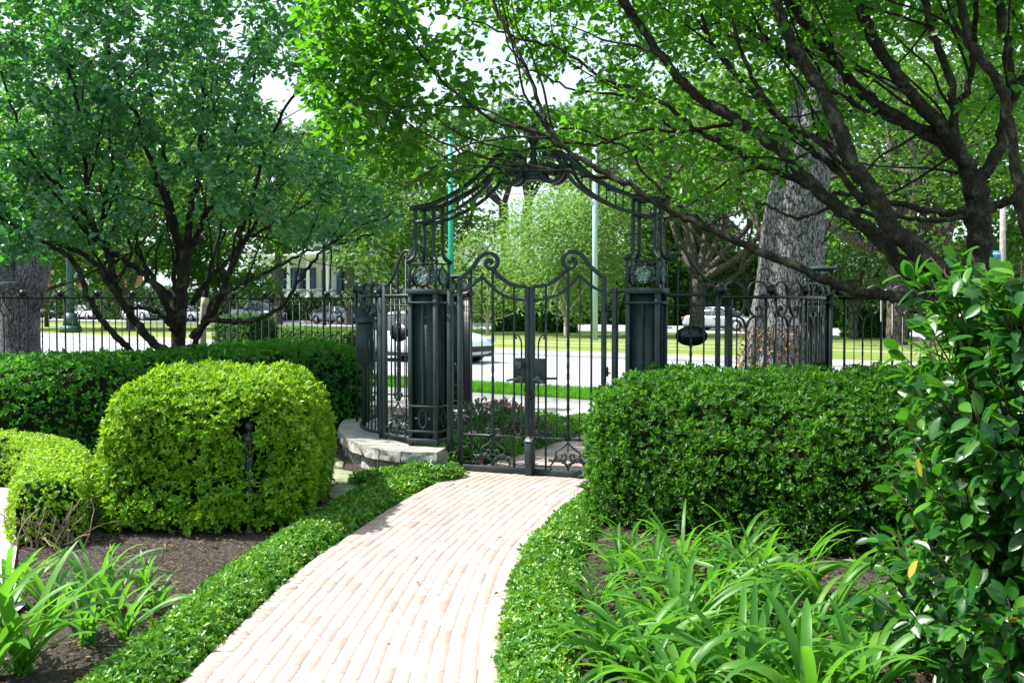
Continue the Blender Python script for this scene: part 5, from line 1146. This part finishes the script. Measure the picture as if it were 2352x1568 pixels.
# the big oak behind the right fence
def oak():
    X = (1805 - 1176) / FPX * 17; t = thing("oak_tree", "massive oak trunk with grey plated bark standing on the verge behind the right fence", "tree", (X, 17, 0)); m = MB()
    q = cat([(X - .12, 17, -.1), (X - .08, 17, .35), (X, 17, 1.0), (X + .05, 17, 1.9), (X + .12, 17, 3.1), (X + .42, 17, 4.6), (X + .78, 17, 6.2), (X + 1.1, 17.1, 8.5)], 9); k = len(q)
    rr = np.interp(q[:, 2], [-.1, .2, .6, 1.2, 2, 3, 4.5, 6.2, 8.5], [.78, .71, .65, .61, .53, .47, .42, .38, .3]); n = 40; a = np.arange(n) / n * 2 * np.pi
    V = q[:, None] + np.stack([np.cos(a), np.sin(a), 0 * a], -1)[None] * rr[:, None, None]; f = V.reshape(-1, 3); lob = 1 + .05 * np.sin(np.tile(a, k) * 5 + f[:, 2]) * np.interp(f[:, 2], [0, 1.5], [1.6, .4]) + .03 * vnoise(f, 1.6, 4)
    ctr = np.repeat(q, n, 0); f = ctr + (f - ctr) * lob[:, None]; i = np.arange(k - 1)[:, None]; j = np.arange(n)[None]; j2 = (j + 1) % n
    m.add(f, np.stack([i * n + j, i * n + j2, (i + 1) * n + j2, (i + 1) * n + j], -1).reshape(-1, 4))
    for e, r0 in (((X - 3.2, 17.5, 8.4), .24), ((X + 4.4, 16.0, 8.0), .26), ((X + 2.5, 19.5, 9.0), .22), ((X - 2.0, 15.0, 9.2), .2), ((X - 5.5, 17.2, 7.4), .2), ((X + 6, 17.5, 6.6), .2)):
        s_ = V3(X + .9, 17, 6.0 + rng.random()); e = V3(*e); mid = (s_ + e) / 2 + V3(0, 0, .7); m.tube(cat([s_, mid, e, e + (e - s_) * .35 + V3(0, 0, -.8)], 6), np.linspace(r0, .05, 19), 9)
    m.build("trunk", OAKB, t, True, True)
    cl = []
    for _ in range(150):
        v = rng.normal(size=3); v = v / np.linalg.norm(v) * (.4 + .6 * rng.random() ** .5); c = V3(X + 1.0, 17.6, 8.8) + v * (7.0, 3.6, 3.2)
        if c[2] < 5.2 and abs(c[0] - X) < 1.6: continue
        cl.append(c)
    # drooping lower sprays to the right and left
    for x, y, Y in [(1560, 240, 16), (1650, 330, 16.6), (1480, 100, 17), (1640, 120, 16), (1980, 330, 17), (2050, 400, 17.5), (2120, 320, 17), (2200, 420, 18), (2300, 300, 17), (2020, 180, 16), (2160, 120, 17), (2080, 540, 18.5), (2290, 200, 16), (1900, 60, 15.7), (1740, 60, 16.2), (2000, 470, 18)]: cl.append(P(x, y, Y))
    cl = np.array(cl); k = 110; v = rand_dirs(len(cl) * k) * (.2 + .8 * rng.random((len(cl) * k, 1)) ** .6); p = np.repeat(cl, k, 0) + v * (.85, .8, .55)
    tree_leaves("crown", p, v, .115, .5, OAKL, t, T6, flat=.5)
    # dried climber around the foot
    k = 500; a = rng.random(k) * 2.6 + 2.6; z = rng.random(k) ** 1.3 * 1.25; rr = np.interp(z, [0, .6, 1.2], [.80, .64, .58]) + .03; p = np.c_[X - .08 + rr * np.cos(a), 17 + rr * np.sin(a), z]
    dc = leaves("dried_climber", p, rand_dirs(k), np.c_[np.cos(a), np.sin(a), 0 * a + .3], .07, .04, DRYL, t); dc['kind'] = 'stuff'
oak()
# left oak at the picture's edge
def oak2():
    X = (45 - 1176) / FPX * 18.4; t = thing("oak_tree", "grey oak trunk at the far left edge, forking low behind the street fence", "tree", (X, 18.4, 0)); m = MB()
    b = V3(X, 18.4, -.1); m.tube(cat([b, b + (.02, 0, .4), b + (.0, 0, 1.0), b + (0, 0, 1.7), b + (-.02, 0, 2.1)], 6), np.interp(np.linspace(0, 1, 25), [0, .15, .5, .85, 1], [.66, .46, .33, .34, .42]), 22)
    m.tube(cat([b + (-.1, 0, 1.7), b + (-.45, 0, 2.7), b + (-1.0, 0, 4.2), b + (-1.4, 0, 6)], 5), np.linspace(.30, .2, 16), 12); m.tube(cat([b + (.1, 0, 1.7), b + (.28, .1, 2.7), b + (.5, .2, 4.2), b + (1.1, .3, 6)], 5), np.linspace(.30, .2, 16), 12)
    m.build("trunk", mat_bark("grey_oak_bark", (.035, .03, .035), (.17, .16, .18), (.13, .15, .12), 26, .04), t, True, True)
    cl = np.array([V3(X, 18.6, 6.6) + unit(rng.normal(size=3)) * (.4 + .6 * rng.random()) * (4.2, 3, 2.8) for _ in range(70)]); k = 70; v = rand_dirs(len(cl) * k) * rng.random((len(cl) * k, 1)) ** .5; p = np.repeat(cl, k, 0) + v * (.85, .8, .6); tree_leaves("crown", p, v, .13, .5, OAKL, t, T4, flat=.5)
oak2()
# pale stake like young trunk in front of hedge gap
def rel_tree(*a, **k): return big_tree(*a, **k)
t = thing("young_trunk", "thin pale peeling trunk standing just right of the left garden tree", "tree", P(467, 780, 14.6) * (1, 1, 0)); m = MB(); b = P(467, 780, 14.6); m.tube(cat([(b[0], 14.6, 0), (b[0] + .01, 14.6, .7), (b[0] - .01, 14.6, 1.25), (b[0] + .03, 14.6, 1.72)], 5), .052, 10); m.build("trunk", BIRCH, t, True, True)
m = MB(); m.tube(cat([(b[0] + .03, 14.6, 1.7), (b[0] + .1, 14.6, 2.1), (b[0] + .3, 14.7, 2.9)], 4), np.linspace(.04, .015, 9), 7); m.build("upper_stem", BARKD, t, True, True)

# mid and far trees: (name,label,px,Y,trunk,flare,crown,nclump,nleaf,L,mat,kw)
BT = [
 ("oak_tree", "forked oak across the median with a dark trunk, seen right of the right pillar", 1600, 52, .75, 1.3, (0, 0, 9.5, 7.5, 6, 4.0), 60, 5200, .42, OAKL, dict(zfork=2.9, limbs=9, seed=3)),
 ("willow_tree", "pale feathery yellow-green tree framed by the gate arch", 1300, 50, .22, 1.2, (.2, 0, 4.2, 3.1, 3.0, 3.0), 120, 17000, .26, WILL, dict(bark=BIRCH, ratio=.28, limbs=8, zfork=1.3, droopy=.5, clr=1.3)),
 ("willow_tree", "lower pale feathery shrub-like tree left of the one in the gate arch", 1120, 53, .18, 1.2, (0, 0, 2.9, 2.6, 2, 2.0), 50, 5500, .26, WILL, dict(bark=BIRCH, ratio=.25, zfork=1.0, droopy=.5, clr=1.3)),
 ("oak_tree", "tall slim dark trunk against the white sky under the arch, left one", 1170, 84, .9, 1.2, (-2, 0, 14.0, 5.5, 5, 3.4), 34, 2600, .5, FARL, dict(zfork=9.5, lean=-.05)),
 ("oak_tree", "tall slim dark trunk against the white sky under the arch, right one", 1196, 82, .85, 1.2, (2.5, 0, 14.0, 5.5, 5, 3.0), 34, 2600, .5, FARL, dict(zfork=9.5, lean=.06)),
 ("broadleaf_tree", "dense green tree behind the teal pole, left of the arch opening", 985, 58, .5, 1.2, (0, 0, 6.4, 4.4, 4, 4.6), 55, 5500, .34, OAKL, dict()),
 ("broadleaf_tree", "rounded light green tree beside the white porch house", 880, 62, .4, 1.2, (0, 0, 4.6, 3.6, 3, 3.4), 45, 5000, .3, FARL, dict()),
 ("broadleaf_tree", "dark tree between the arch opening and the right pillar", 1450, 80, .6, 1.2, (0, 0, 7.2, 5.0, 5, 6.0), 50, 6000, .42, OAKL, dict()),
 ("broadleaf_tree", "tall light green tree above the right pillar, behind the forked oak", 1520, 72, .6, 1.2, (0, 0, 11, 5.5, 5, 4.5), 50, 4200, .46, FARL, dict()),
 ("broadleaf_tree", "bright backlit tree across the street behind the left garden tree's trunk", 300, 62, .5, 1.2, (0, 0, 7.0, 7.0, 5, 5.2), 80, 8000, .38, OAKL, dict()),
 ("broadleaf_tree", "dense dark green tree across the street behind the left garden tree", 520, 66, .6, 1.2, (0, 0, 7.5, 7.0, 5, 5.4), 80, 7500, .4, OAKL, dict(zfork=3.2)),
 ("broadleaf_tree", "large green tree at the far left behind the forked oak", 60, 64, .6, 1.2, (0, 0, 8.0, 7.5, 5, 6.4), 70, 6500, .42, OAKL, dict()),
 ("broadleaf_tree", "tree overhanging the white porch house from the left", 640, 78, .6, 1.2, (0, 0, 10.0, 6.0, 4, 4.2), 60, 5200, .44, OAKL, dict(zfork=5.5)),
 ("broadleaf_tree", "tree overhanging the white porch house from the right", 800, 84, .6, 1.2, (0, 0, 11.2, 6.0, 4, 4.6), 60, 5200, .46, FARL, dict(zfork=6)),
 ("oak_tree", "wide oak with twisting limbs behind the dark garden trunk on the right", 2060, 40, .8, 1.3, (0, 0, 8.5, 7.5, 5, 4.6), 90, 9000, .3, OAKL, dict(zfork=3.4, limbs=12)),
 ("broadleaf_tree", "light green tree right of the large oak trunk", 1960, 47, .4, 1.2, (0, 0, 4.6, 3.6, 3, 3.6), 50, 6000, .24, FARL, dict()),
 ("broadleaf_tree", "green tree filling the right edge beyond the street", 2290, 44, .5, 1.2, (0, 0, 6.5, 5.0, 4, 5.4), 70, 8000, .28, OAKL, dict()),
 ("broadleaf_tree", "dense tree between the forked oak and the large oak trunk", 1700, 77, .6, 1.2, (0, 0, 7.5, 6.4, 5, 6.5), 60, 7500, .42, OAKL, dict()),
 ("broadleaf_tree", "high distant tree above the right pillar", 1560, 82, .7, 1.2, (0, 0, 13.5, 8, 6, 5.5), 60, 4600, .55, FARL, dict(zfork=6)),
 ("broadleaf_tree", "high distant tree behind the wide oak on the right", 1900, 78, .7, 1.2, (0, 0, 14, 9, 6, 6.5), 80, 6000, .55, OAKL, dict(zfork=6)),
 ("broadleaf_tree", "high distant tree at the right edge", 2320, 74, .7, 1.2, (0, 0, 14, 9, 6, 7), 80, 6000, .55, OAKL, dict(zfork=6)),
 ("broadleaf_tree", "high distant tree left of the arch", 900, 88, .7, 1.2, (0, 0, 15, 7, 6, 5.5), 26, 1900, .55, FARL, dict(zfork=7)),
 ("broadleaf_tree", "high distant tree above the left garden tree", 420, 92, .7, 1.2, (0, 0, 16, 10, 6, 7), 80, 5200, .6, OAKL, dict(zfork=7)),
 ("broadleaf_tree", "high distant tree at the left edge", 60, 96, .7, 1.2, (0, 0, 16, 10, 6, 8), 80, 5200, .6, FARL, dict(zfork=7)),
]
for a in BT: big_tree(*a[:-1], **a[-1])

# hedges and shrubs beyond the fence
def box_hedge(label, c, ax, L, W, H, mat, n, leaf=.07, name="clipped_hedge", catn="hedge", core=CORER):
    ax = unit(V3(*ax, 0)); p0 = np.array(c[:2]) - ax[:2] * (L / 2 - .1); p1 = np.array(c[:2]) + ax[:2] * (L / 2 - .1)
    V, Q = sweep([p0, (p0 + p1) / 2, p1], W / 2, H, n=5, endr=.12, ns=30, nc=20, amp=.04, skirt=0); t = thing(name, label, catn, (c[0], c[1], 0)); mesh_np("shade_core", shell(V, Q, leaf * .6), Q, None, core, t, True, True)
    p, nn = sample(V, Q, n); nn = outward(p, nn, V); whorls("foliage", p, nn, 4, leaf, .5, mat, t, depth=leaf, spread=1.0, tpl=T4)
rd2 = (RD[0], RD[1])
box_hedge("dark square-cut hedge block behind the street fence", P(566, 760, 23.5), rd2, 1.25, .9, 1.36, DARKL, 5000, .05)
box_hedge("long pale-topped clipped hedge behind the street fence, left of the letter box", P(745, 760, 22.6), rd2, 2.1, .9, 1.08, BOXL if False else OAKL, 7000, .05)
box_hedge("small clipped cube hedge in front of the white porch", P(598, 660, 98), rd2, 4, 2.5, 3.1, FARL, 2600, .22)
for px, Y, L, H, lb in ((250, 112, 24, 3.2, "far dark shrubbery left of the parked cars"), (760, 96, 12, 2.0, "low green hedge in front of the white porch house"), (1130, 88, 13, 4.6, "dark shrubbery under the pale feathery tree, left half"), (1330, 83, 12, 4.6, "dark shrubbery under the pale feathery tree, right half"),
                     (1520, 79, 12, 5.0, "dark hedge across the street left of the silver car"), (1700, 75, 11, 5.2, "dark hedge right behind the silver car"), (1900, 71, 11, 5.2, "dark hedge across the street right of the large oak"), (2080, 68, 11, 5.4, "dark hedge across the street behind the street fence on the right"), (2290, 65, 12, 5.2, "dark hedge across the street behind the glossy bush"), (450, 104, 20, 2.6, "far shrubbery behind the white parked sedan")):
    c = P(px, 700, Y); box_hedge(lb, c, rd2, L, 2.4, H, DARKL, 3600, .26 if Y > 80 else .2, "street_hedge", core=CORE)
box_hedge("small bright rounded shrub beyond the street under the feathery tree", P(1283, 735, 57), (1, 0), 1.9, 1.6, 1.35, OAKL, 1500, .11, "round_shrub", "shrub")
for px, Y, H, lb in ((1500, 76, 2.0, "bright bush behind the right pillar across the street"), (1190, 60, 1.4, "low bush left of the feathery tree's stem"), (700, 101, 1.6, "bush in front of the porch stairs"), (2010, 49, 1.5, "bright low bush right of the large oak across the street")): box_hedge(lb, P(px, 735, Y), (1, 0), 2.6, 2, H, OAKL, 1300, .14, "round_shrub", "shrub")

# impatiens beds beyond the gate
for i, (px, py, s_, lb) in enumerate(((1080, 985, 1.0, "impatiens plant nearest the left gate pillar"), (1120, 975, 1.15, "tallest pink-flowered impatiens seen through the left gate leaf"), (1170, 990, 1.05, "pink-flowered impatiens in the middle of the left gate leaf"), (1210, 1000, .85, "impatiens beside the gate's meeting stiles"), (1105, 1030, .85, "lower impatiens with white and pink blooms near the gate foot"), (1160, 960, .9, "pink impatiens at the back of the bed by the sidewalk"))):
    b = G(px, py + 30); t = thing("impatiens_plant", lb, "plant", b, group="impatiens in the bed beyond the gate"); n = 260; v = rand_dirs(n); v[:, 2] = np.abs(v[:, 2]); p = b + V3(0, 0, .10) + v * (.32, .32, .30) * s_ * (.75 + .3 * rng.random((n, 1)))
    leaves("foliage", p, unit(v + rng.normal(size=(n, 3)) * .5), v + V3(0, 0, .6), .085, .032, IMPL, t, T6)
    m = MB()
    for k in range(8): e = b + V3(*(rng.normal(size=2) * .12), .25); m.tube([b, (b + e) / 2 + rng.normal(size=3) * .02, e], [.007, .006, .004], 5)
    m.build("stems", STALK, t, True)
    k = [12, 30, 22, 10, 12, 20][i]; pp, dd, nr = [], [], []
    for _ in range(k):
        v = unit(rng.normal(size=3) + V3(0, -.3, .9)); c = b + V3(0, 0, .11) + v * (.34, .34, .34) * s_
        for j in range(5): a = j * 1.257 + rng.random() * .3; e1 = unit(np.cross(v, (1, 0, .2))); e2 = np.cross(v, e1); pp.append(c); dd.append(e1 * math.cos(a) + e2 * math.sin(a)); nr.append(v)
    leaves("flowers", pp, dd, nr, .030, .030, PINK, t, T6, fold=.05)

# ------------------------------------------------------------------ poles
def pole(name, label, px, Y, r0, r1, h, mat, lean=0, cat_="pole"):
    b = P(px, 760, Y); t = thing(name, label, cat_, (b[0], Y, 0)); m = MB(); m.tube([(0, 0, -.1), (lean * h / 2, 0, h / 2), (lean * h, 0, h)], [r0, (r0 + r1) / 2, r1], 14); m.build("shaft", mat, t, smooth=True); return t
pole("street_pole", "teal painted street pole rising left of the gate arch", 1037, 50, .14, .11, 9.5, TEALP, -.004)
t = pole("street_pole", "galvanised grey-blue pole with a bracket arm, seen through the right side of the arch", 1367, 45.5, .125, .095, 8.4, GALV, -.004)
m = MB(); m.tube(cat([(0, 0, 5.5), (-.4, -.1, 6.4), (-.9, -.2, 7.0), (-1.9, -.4, 7.2), (-2.7, -.6, 7.25)], 5), .035, 6); m.tube([(0, 0, 6.8), (-1.5, -.3, 7.18)], .02, 5); m.build("bracket_arm", GALV, t, smooth=True)
pole("lamp_post", "slim dark lamp post rising in front of the porch house", 745, 80, .16, .10, 9, IRONB, cat_="lamp post")
t = pole("lamp_post", "dark green post with a stepped square base on the median at the left", 163, 57, .22, .14, 9, DKGRN, cat_="lamp post"); m = MB(); m.box((0, 0, .25), (.9, .9, .35), taper=.85); m.box((0, 0, .75), (.62, .62, .7), taper=.8); m.build("base", DKGRN, t)
pole("lamp_post", "thin black lamp post between the forked oak and the green post", 107, 70, .14, .1, 9, IRONB, cat_="lamp post")
t = pole("utility_pole", "grey timber pole carrying a small blue street sign at the right edge", 2303, 33, .10, .085, 4.9, WOODP, -.012)
m = MB(); m.box((-.26, -.02, 3.12), (.42, .015, .26)); sg = m.build("street_sign", SIGNB, t)
m = MB(); m.box((-.26, -.031, 3.12), (.38, .004, .20)); m.box((-.26, -.035, 3.15), (.33, .004, .12)); 
o = MB(); 
for k in range(6): o.box((-.40 + k * .05, -.041, 3.15 + .005 * (k % 2)), (.022, .004, .05 if k % 3 else .07)); 
o.build("lettering", WHITEM, sg)
# overhead wires
def wire(a, b, sag, label):
    a, b = V3(*a), V3(*b); tt = np.linspace(0, 1, 24)[:, None]; q = a + (b - a) * tt; q[:, 2] -= sag * 4 * tt[:, 0] * (1 - tt[:, 0]); m = MB(); m.tube(q, .013, 4, cap=False); o = m.build("overhead_wire", IRONB); tag(o, label, "cable", "overhead wires over the median")
b1 = P(1037, 600, 50); b2 = P(1367, 600, 45.5)
wire((b1[0] - 30, 70, 7.2), (b1[0], 50, 7.0), .5, "lower overhead wire running left from the teal pole"); wire((b1[0], 50, 7.0), (b2[0], 45.5, 7.0), .5, "overhead wire between the teal pole and the galvanised pole"); wire((b2[0] - 2.6, 45, 7.2), (b2[0] + 24, 30, 7.4), .6, "overhead wire running right from the galvanised pole's arm")

# ------------------------------------------------------------------ cars
def car(label, px, off, mat, kind="sedan", t_=None, flip=False, vis=True, name="parked_car"):
    k = (px - 1176) / FPX; Y = (off + 36 * .79 - .4 * .613) / (.613 * k + .79); X = k * Y; ang = math.atan2(RD[1], RD[0]) + (math.pi if not flip else 0)
    t = thing(name, label, "pickup truck" if kind == "pickup" else "car", (X, Y, -.1), ang)
    L, Wd, hood, belt, roof = dict(sedan=(4.7, .90, .92, .98, 1.45), suv=(4.8, .95, 1.08, 1.15, 1.76), pickup=(5.6, .98, 1.12, 1.18, 1.88))[kind]
    m = MB(); xs = np.array([0, .06, .25, .7, 1.25, 2.2, 3.3, 3.95, 4.45, 4.64, 4.7]) / 4.7 * L
    zt = np.array([.50, .66, .78, .86, .94, .98, .98, 1.0, .98, .86, .60]) / .98 * belt; zb = np.array([.30, .22, .2, .2, .2, .2, .2, .2, .22, .26, .34]); ws = np.array([.66, .74, .83, .97, 1, 1, 1, .99, .93, .85, .78]) * Wd
    if kind == "pickup": zt[:5] = np.array([.6, .85, 1.0, 1.08, 1.12]); zt[7:] = [1.18, 1.18, 1.16, .8]
    prof = lambda w, a, b: [(-w * .9, a), (-w, a + .14), (-w * 1.0, a + (b - a) * .6), (-w * .96, b - .06), (-w * .84, b), (0, b + .025), (w * .84, b), (w * .96, b - .06), (w, a + (b - a) * .6), (w, a + .14), (w * .9, a)]
    V = np.array([[(x, y, z) for y, z in prof(w, a, b)] for x, w, a, b in zip(xs, ws, zb, zt)]); nn = 11; i = np.arange(len(xs) - 1)[:, None]; j = np.arange(nn)[None]; j2 = (j + 1) % nn
    m.add(V.reshape(-1, 3), np.stack([i * nn + j, i * nn + j2, (i + 1) * nn + j2, (i + 1) * nn + j], -1).reshape(-1, 4))
    for e in (0, len(xs) - 1):
        c = V[e].mean(0); m.add(np.vstack([V[e], c]), None, [[nn, a, (a + 1) % nn] if e else [nn, (a + 1) % nn, a] for a in range(nn)])
    body = m.build("body", mat, t, smooth=True); b = body.modifiers.new("sub", 'SUBSURF'); b.levels = b.render_levels = 1
    # cabin
    x0, x1, x2, x3 = dict(sedan=(1.15, 1.95, 3.15, 4.05), suv=(1.2, 1.85, 4.2, 4.65), pickup=(1.45, 2.1, 3.2, 3.55))[kind]; z0 = belt - .04; m = MB(); wb, wr = Wd * .93, Wd * .70
    def cab(e, zr):
        st = [(x0 + e, wb, z0, z0 + .01), (x0 + .45 * (x1 - x0), wb, z0, z0 + (zr - z0) * .5), (x1, wb, z0, zr - .03), ((x1 + x2) / 2, wb, z0, zr), (x2, wb, z0, zr - .03), (x2 + .55 * (x3 - x2), wb, z0, z0 + (zr - z0) * .52), (x3 - e, wb, z0, z0 + .01)]
        V = []
        for x, w_, a, b_ in st: f = (b_ - z0) / (zr - z0); wt = w_ + (wr - w_) * f; V.append([(x, -w_, a), (x, -(w_ * .35 + wt * .65), a + (b_ - a) * .7), (x, -wt * .92, b_), (x, 0, b_ + .02), (x, wt * .92, b_), (x, w_ * .35 + wt * .65, a + (b_ - a) * .7), (x, w_, a)])
        V = np.array(V); n_ = 7; i = np.arange(len(st) - 1)[:, None]; j = np.arange(n_ - 1)[None]; return V, np.stack([i * n_ + j, i * n_ + j + 1, (i + 1) * n_ + j + 1, (i + 1) * n_ + j], -1).reshape(-1, 4)
    V, Q = cab(0, roof - .012); m.add(V.reshape(-1, 3), Q); m.build("windows", GLASS, t, smooth=True)
    m = MB(); V, Q = cab(0, roof); R_ = V[2:5, 1:6] + (0, 0, .012); R_[:, 0, 1] -= .0; m.add(R_.reshape(-1, 3), [[a * 5 + b_, a * 5 + b_ + 1, (a + 1) * 5 + b_ + 1, (a + 1) * 5 + b_] for a in range(2) for b_ in range(1, 3)])
    for s_ in (0, 6):
        sg = -1 if s_ == 0 else 1; q = s_
        for st, en in ((0, 2), (6, 4)):
            pts = [V[kk][abs(q - kq)] * (1, 1.008, 1) + (0, 0, .004) for kk, kq in ((st, 0), ((st + en) // 2, 2), (en, 2))]; m.tube(cat(pts, 4), .035, 5)
        mid = V[3]; m.tube([mid[abs(q - 0)], mid[abs(q - 1)] * (1, 1.01, 1), mid[abs(q - 2)]], .03, 5); m.tube([V[2][abs(q - 2)], V[3][abs(q - 2)], V[4][abs(q - 2)]], .04, 5)
    m.build("roof_and_pillars", mat, t)
    for wx in (.86 / 4.7 * L, 3.72 / 4.7 * L):
        for s_ in (-1, 1):
            r = .33 if kind == "sedan" else .39; y = s_ * (Wd - .10)
            m = MB(); m.tube([(wx, y - .11, r), (wx, y + .11, r)], r, 22, ref=(0, 0, 1)); w = m.build("wheel", TYRE, t, smooth=False); m = MB(); m.tube([(wx, y + s_ * .105, r), (wx, y + s_ * .118, r)], r * .66, 18, ref=(0, 0, 1)); m.build("rim", RIM, w)
            m = MB(); aa = np.linspace(.0, np.pi, 12); m.tube(np.c_[wx + (r + .05) * np.cos(aa), np.full(12, s_ * (Wd + .004)), r + (r + .05) * np.sin(aa)], 1, 4, ref=(0, 1, 0), flat=(.03, .02)); m.build("wheel_arch", BLKP, t)
    for s_ in (-1, 1):
        m = MB(); m.box((.14, s_ * Wd * .66, belt * .70), (.22, .34, .13), rz=s_ * .5); m.build("headlight", HEADL, t); m = MB(); m.box((L - .06, s_ * Wd * .72, belt * .78), (.12, .3, .16 if kind != "pickup" else .34)); m.build("tail_light", TAIL, t)
        m = MB(); m.box((x0 + .35, s_ * (Wd + .08), belt + .06), (.12, .18, .12)); m.build("wing_mirror", mat, t, bevel=.02)
    m = MB(); m.box((.02, 0, .42), (.12, Wd * 1.2, .16)); m.build("grille", BLKP, t, bevel=.02); m = MB(); m.box((L / 2, 0, .24), (L * .93, Wd * 1.85, .12)); m.build("underside", BLKP, t)
    for s_ in (-1, 1):
        m = MB(); m.box((L * .5, s_ * (Wd + .002), belt * .80), (.16, .02, .03)); m.build("door_handle", BLKP, t)
    if kind == "pickup":
        m = MB(); m.box((4.5, 0, 1.195), (1.75, 1.6, .02)); m.build("load_bed", BLKP, t)
    return t
car("silver sedan parked across the street beside the large oak trunk", 1735, 33, CS, flip=False)
car("dark grey pickup truck parked in front of the white porch house", 640, 32.2, CG, "pickup", flip=False)
car("white sedan parked left of the grey pickup behind the street fence", 470, 33, CW)
car("pale silver hatchback parked behind the left garden tree's trunk", 358, 33, CS, "suv")
car("white car parked behind the lower stems of the left garden tree", 228, 33, CW)
car("black pickup truck parked at the far left behind the street fence", 108, 30.5, CB, "pickup")
car("white sedan driving in the near lane, its front showing through the gate bars", 1102, -4.6, CW, flip=False, name="driving_car")
car("dark sedan parked behind the pickup, hidden by the letter box", 815, 33, CG)

# ------------------------------------------------------------------ houses
def house():
    Y = 116; X = (712 - 1176) / FPX * Y; t = thing("house", "white raised porch house with tall columns and blue shutters across the street", "house", (X, Y, 0), R(-14))
    m = MB(); m.box((0, 4.5, 5.3), (12.5, 8, 10.6)); m.build("wall", WHITEP, t)
    for z in np.arange(2.7, 7.4, .22): pass
    m = MB(); m.box((0, -.6, 1.9), (13.2, 2.6, .5)); m.box((0, -.5, .85), (12.8, 2.3, 1.6)); m.build("porch_floor", WHITEP, t)
    for x in (-6.2, -3.95, -1.7, .55, 2.8, 5.05, 6.3):
        m = MB(); m.lathe((x, -1.6, 2.15), [(.28, 0), (.28, .15), (.2, .25), (.17, 3.9), (.2, 4.0), (.29, 4.1), (.29, 4.25)], 14); m.build("column", WHITEP, t, smooth=True)
    m = MB(); m.box((0, -.7, 6.75), (13.4, 2.8, .7)); m.box((0, -.75, 7.2), (13.9, 3.1, .2)); m.build("entablature", WHITEP, t)
    m = MB(); m.box((-1.4, -1.6, 3.05), (9.6, .08, .08)); m.box((-1.4, -1.6, 2.3), (9.6, .08, .06))
    for x in np.arange(-6.1, 3.4, .16): m.box((x, -1.6, 2.67), (.05, .05, .7))
    m.build("railing", WHITEP, t)
    for x in (-5.1, -2.8, -.5, 4.0):
        m = MB(); m.box((x, .46, 4.0), (.95, .06, 2.9)); w = m.build("window", GLASS, t); m = MB()
        m.box((x, .41, 5.48), (1.15, .1, .12)); m.box((x, .41, 2.52), (1.15, .12, .1)); m.box((x, .42, 4.0), (.05, .06, 2.85)); m.box((x, .42, 4.2), (.95, .06, .05)); m.build("frame", WHITEP, w)
        for s_ in (-1, 1):
            m = MB(); m.box((x + s_ * .78, .40, 4.0), (.52, .06, 2.9)); 
            for z in np.arange(2.7, 5.35, .12): m.box((x + s_ * .78, .362, z), (.42, .02, .05))
            m.build("shutter", SHUT, t)
    m = MB(); m.box((1.75, .45, 3.75), (1.1, .08, 2.9)); m.build("door", SHUT, t)
    for i in range(9): m = MB(); m.box((3.4 + i * .28, -2.2, 1.95 - i * .21), (.3, 1.6, .2)); m.build("step", WHITEP, t)
    m = MB(); m.tube([(3.3, -3.0, 2.9), (6.0, -3.0, 1.0)], .06, 6); m.build("stair_rail", IRONB, t)
    m = MB(); V = [(-7, -2.4, 10.6), (7, -2.4, 10.6), (7, 9, 10.6), (-7, 9, 10.6), (-4, 3.2, 13.6), (4, 3.2, 13.6)]; m.add(V, [[0, 1, 5, 4], [2, 3, 4, 5]], [[1, 2, 5], [3, 0, 4]]); m.build("roof", ROOFM, t)
house()
def house2(label, px, Y, wm, W=9, H=7.5, rz=-.3, shut=True):
    X = (px - 1176) / FPX * Y; t = thing("house", label, "house", (X, Y, 0), rz); m = MB(); m.box((0, 3.5, H / 2), (W, 7, H)); m.build("wall", wm, t)
    for x in np.arange(-W / 2 + 1.3, W / 2 - .6, 2.4):
        for z in (2.0, 4.9):
            m = MB(); m.box((x, -.03, z), (.95, .06, 1.7)); w = m.build("window", GLASS if z < 0 else WINP, t); m = MB(); m.box((x, -.07, z + .9), (1.15, .08, .1)); m.box((x, -.07, z - .9), (1.15, .1, .1)); m.box((x, -.075, z), (.04, .03, 1.7)); m.box((x, -.075, z + .28), (.95, .03, .04)); m.box((x, -.075, z - .28), (.95, .03, .04)); m.build("frame", WHITEP, w)
            for s_ in (-1, 1): m = MB(); m.box((x + s_ * .72, -.05, z), (.42, .06, 1.75)); m.build("shutter", SHUT, t)
    m = MB(); V = [(-W / 2 - .4, -.5, H), (W / 2 + .4, -.5, H), (W / 2 + .4, 7.5, H), (-W / 2 - .4, 7.5, H), (-W / 4, 3.5, H + 2.4), (W / 4, 3.5, H + 2.4)]; m.add(V, [[0, 1, 5, 4], [2, 3, 4, 5]], [[1, 2, 5], [3, 0, 4]]); m.build("roof", ROOFM, t)
WINP = simple("curtained_window_glass", (.30, .34, .38), (.42, .46, .5), 3, .15, .6)
house2("pale house with blue shutters glimpsed between trees right of the right pillar", 1560, 84, WHITEP, 8)
house2("brick house partly hidden at the far left behind the street fence", 130, 138, BRICKW, 16, 9, -.4)
house2("pale house hidden behind trees left of the teal pole", 960, 112, WHITEP, 10)
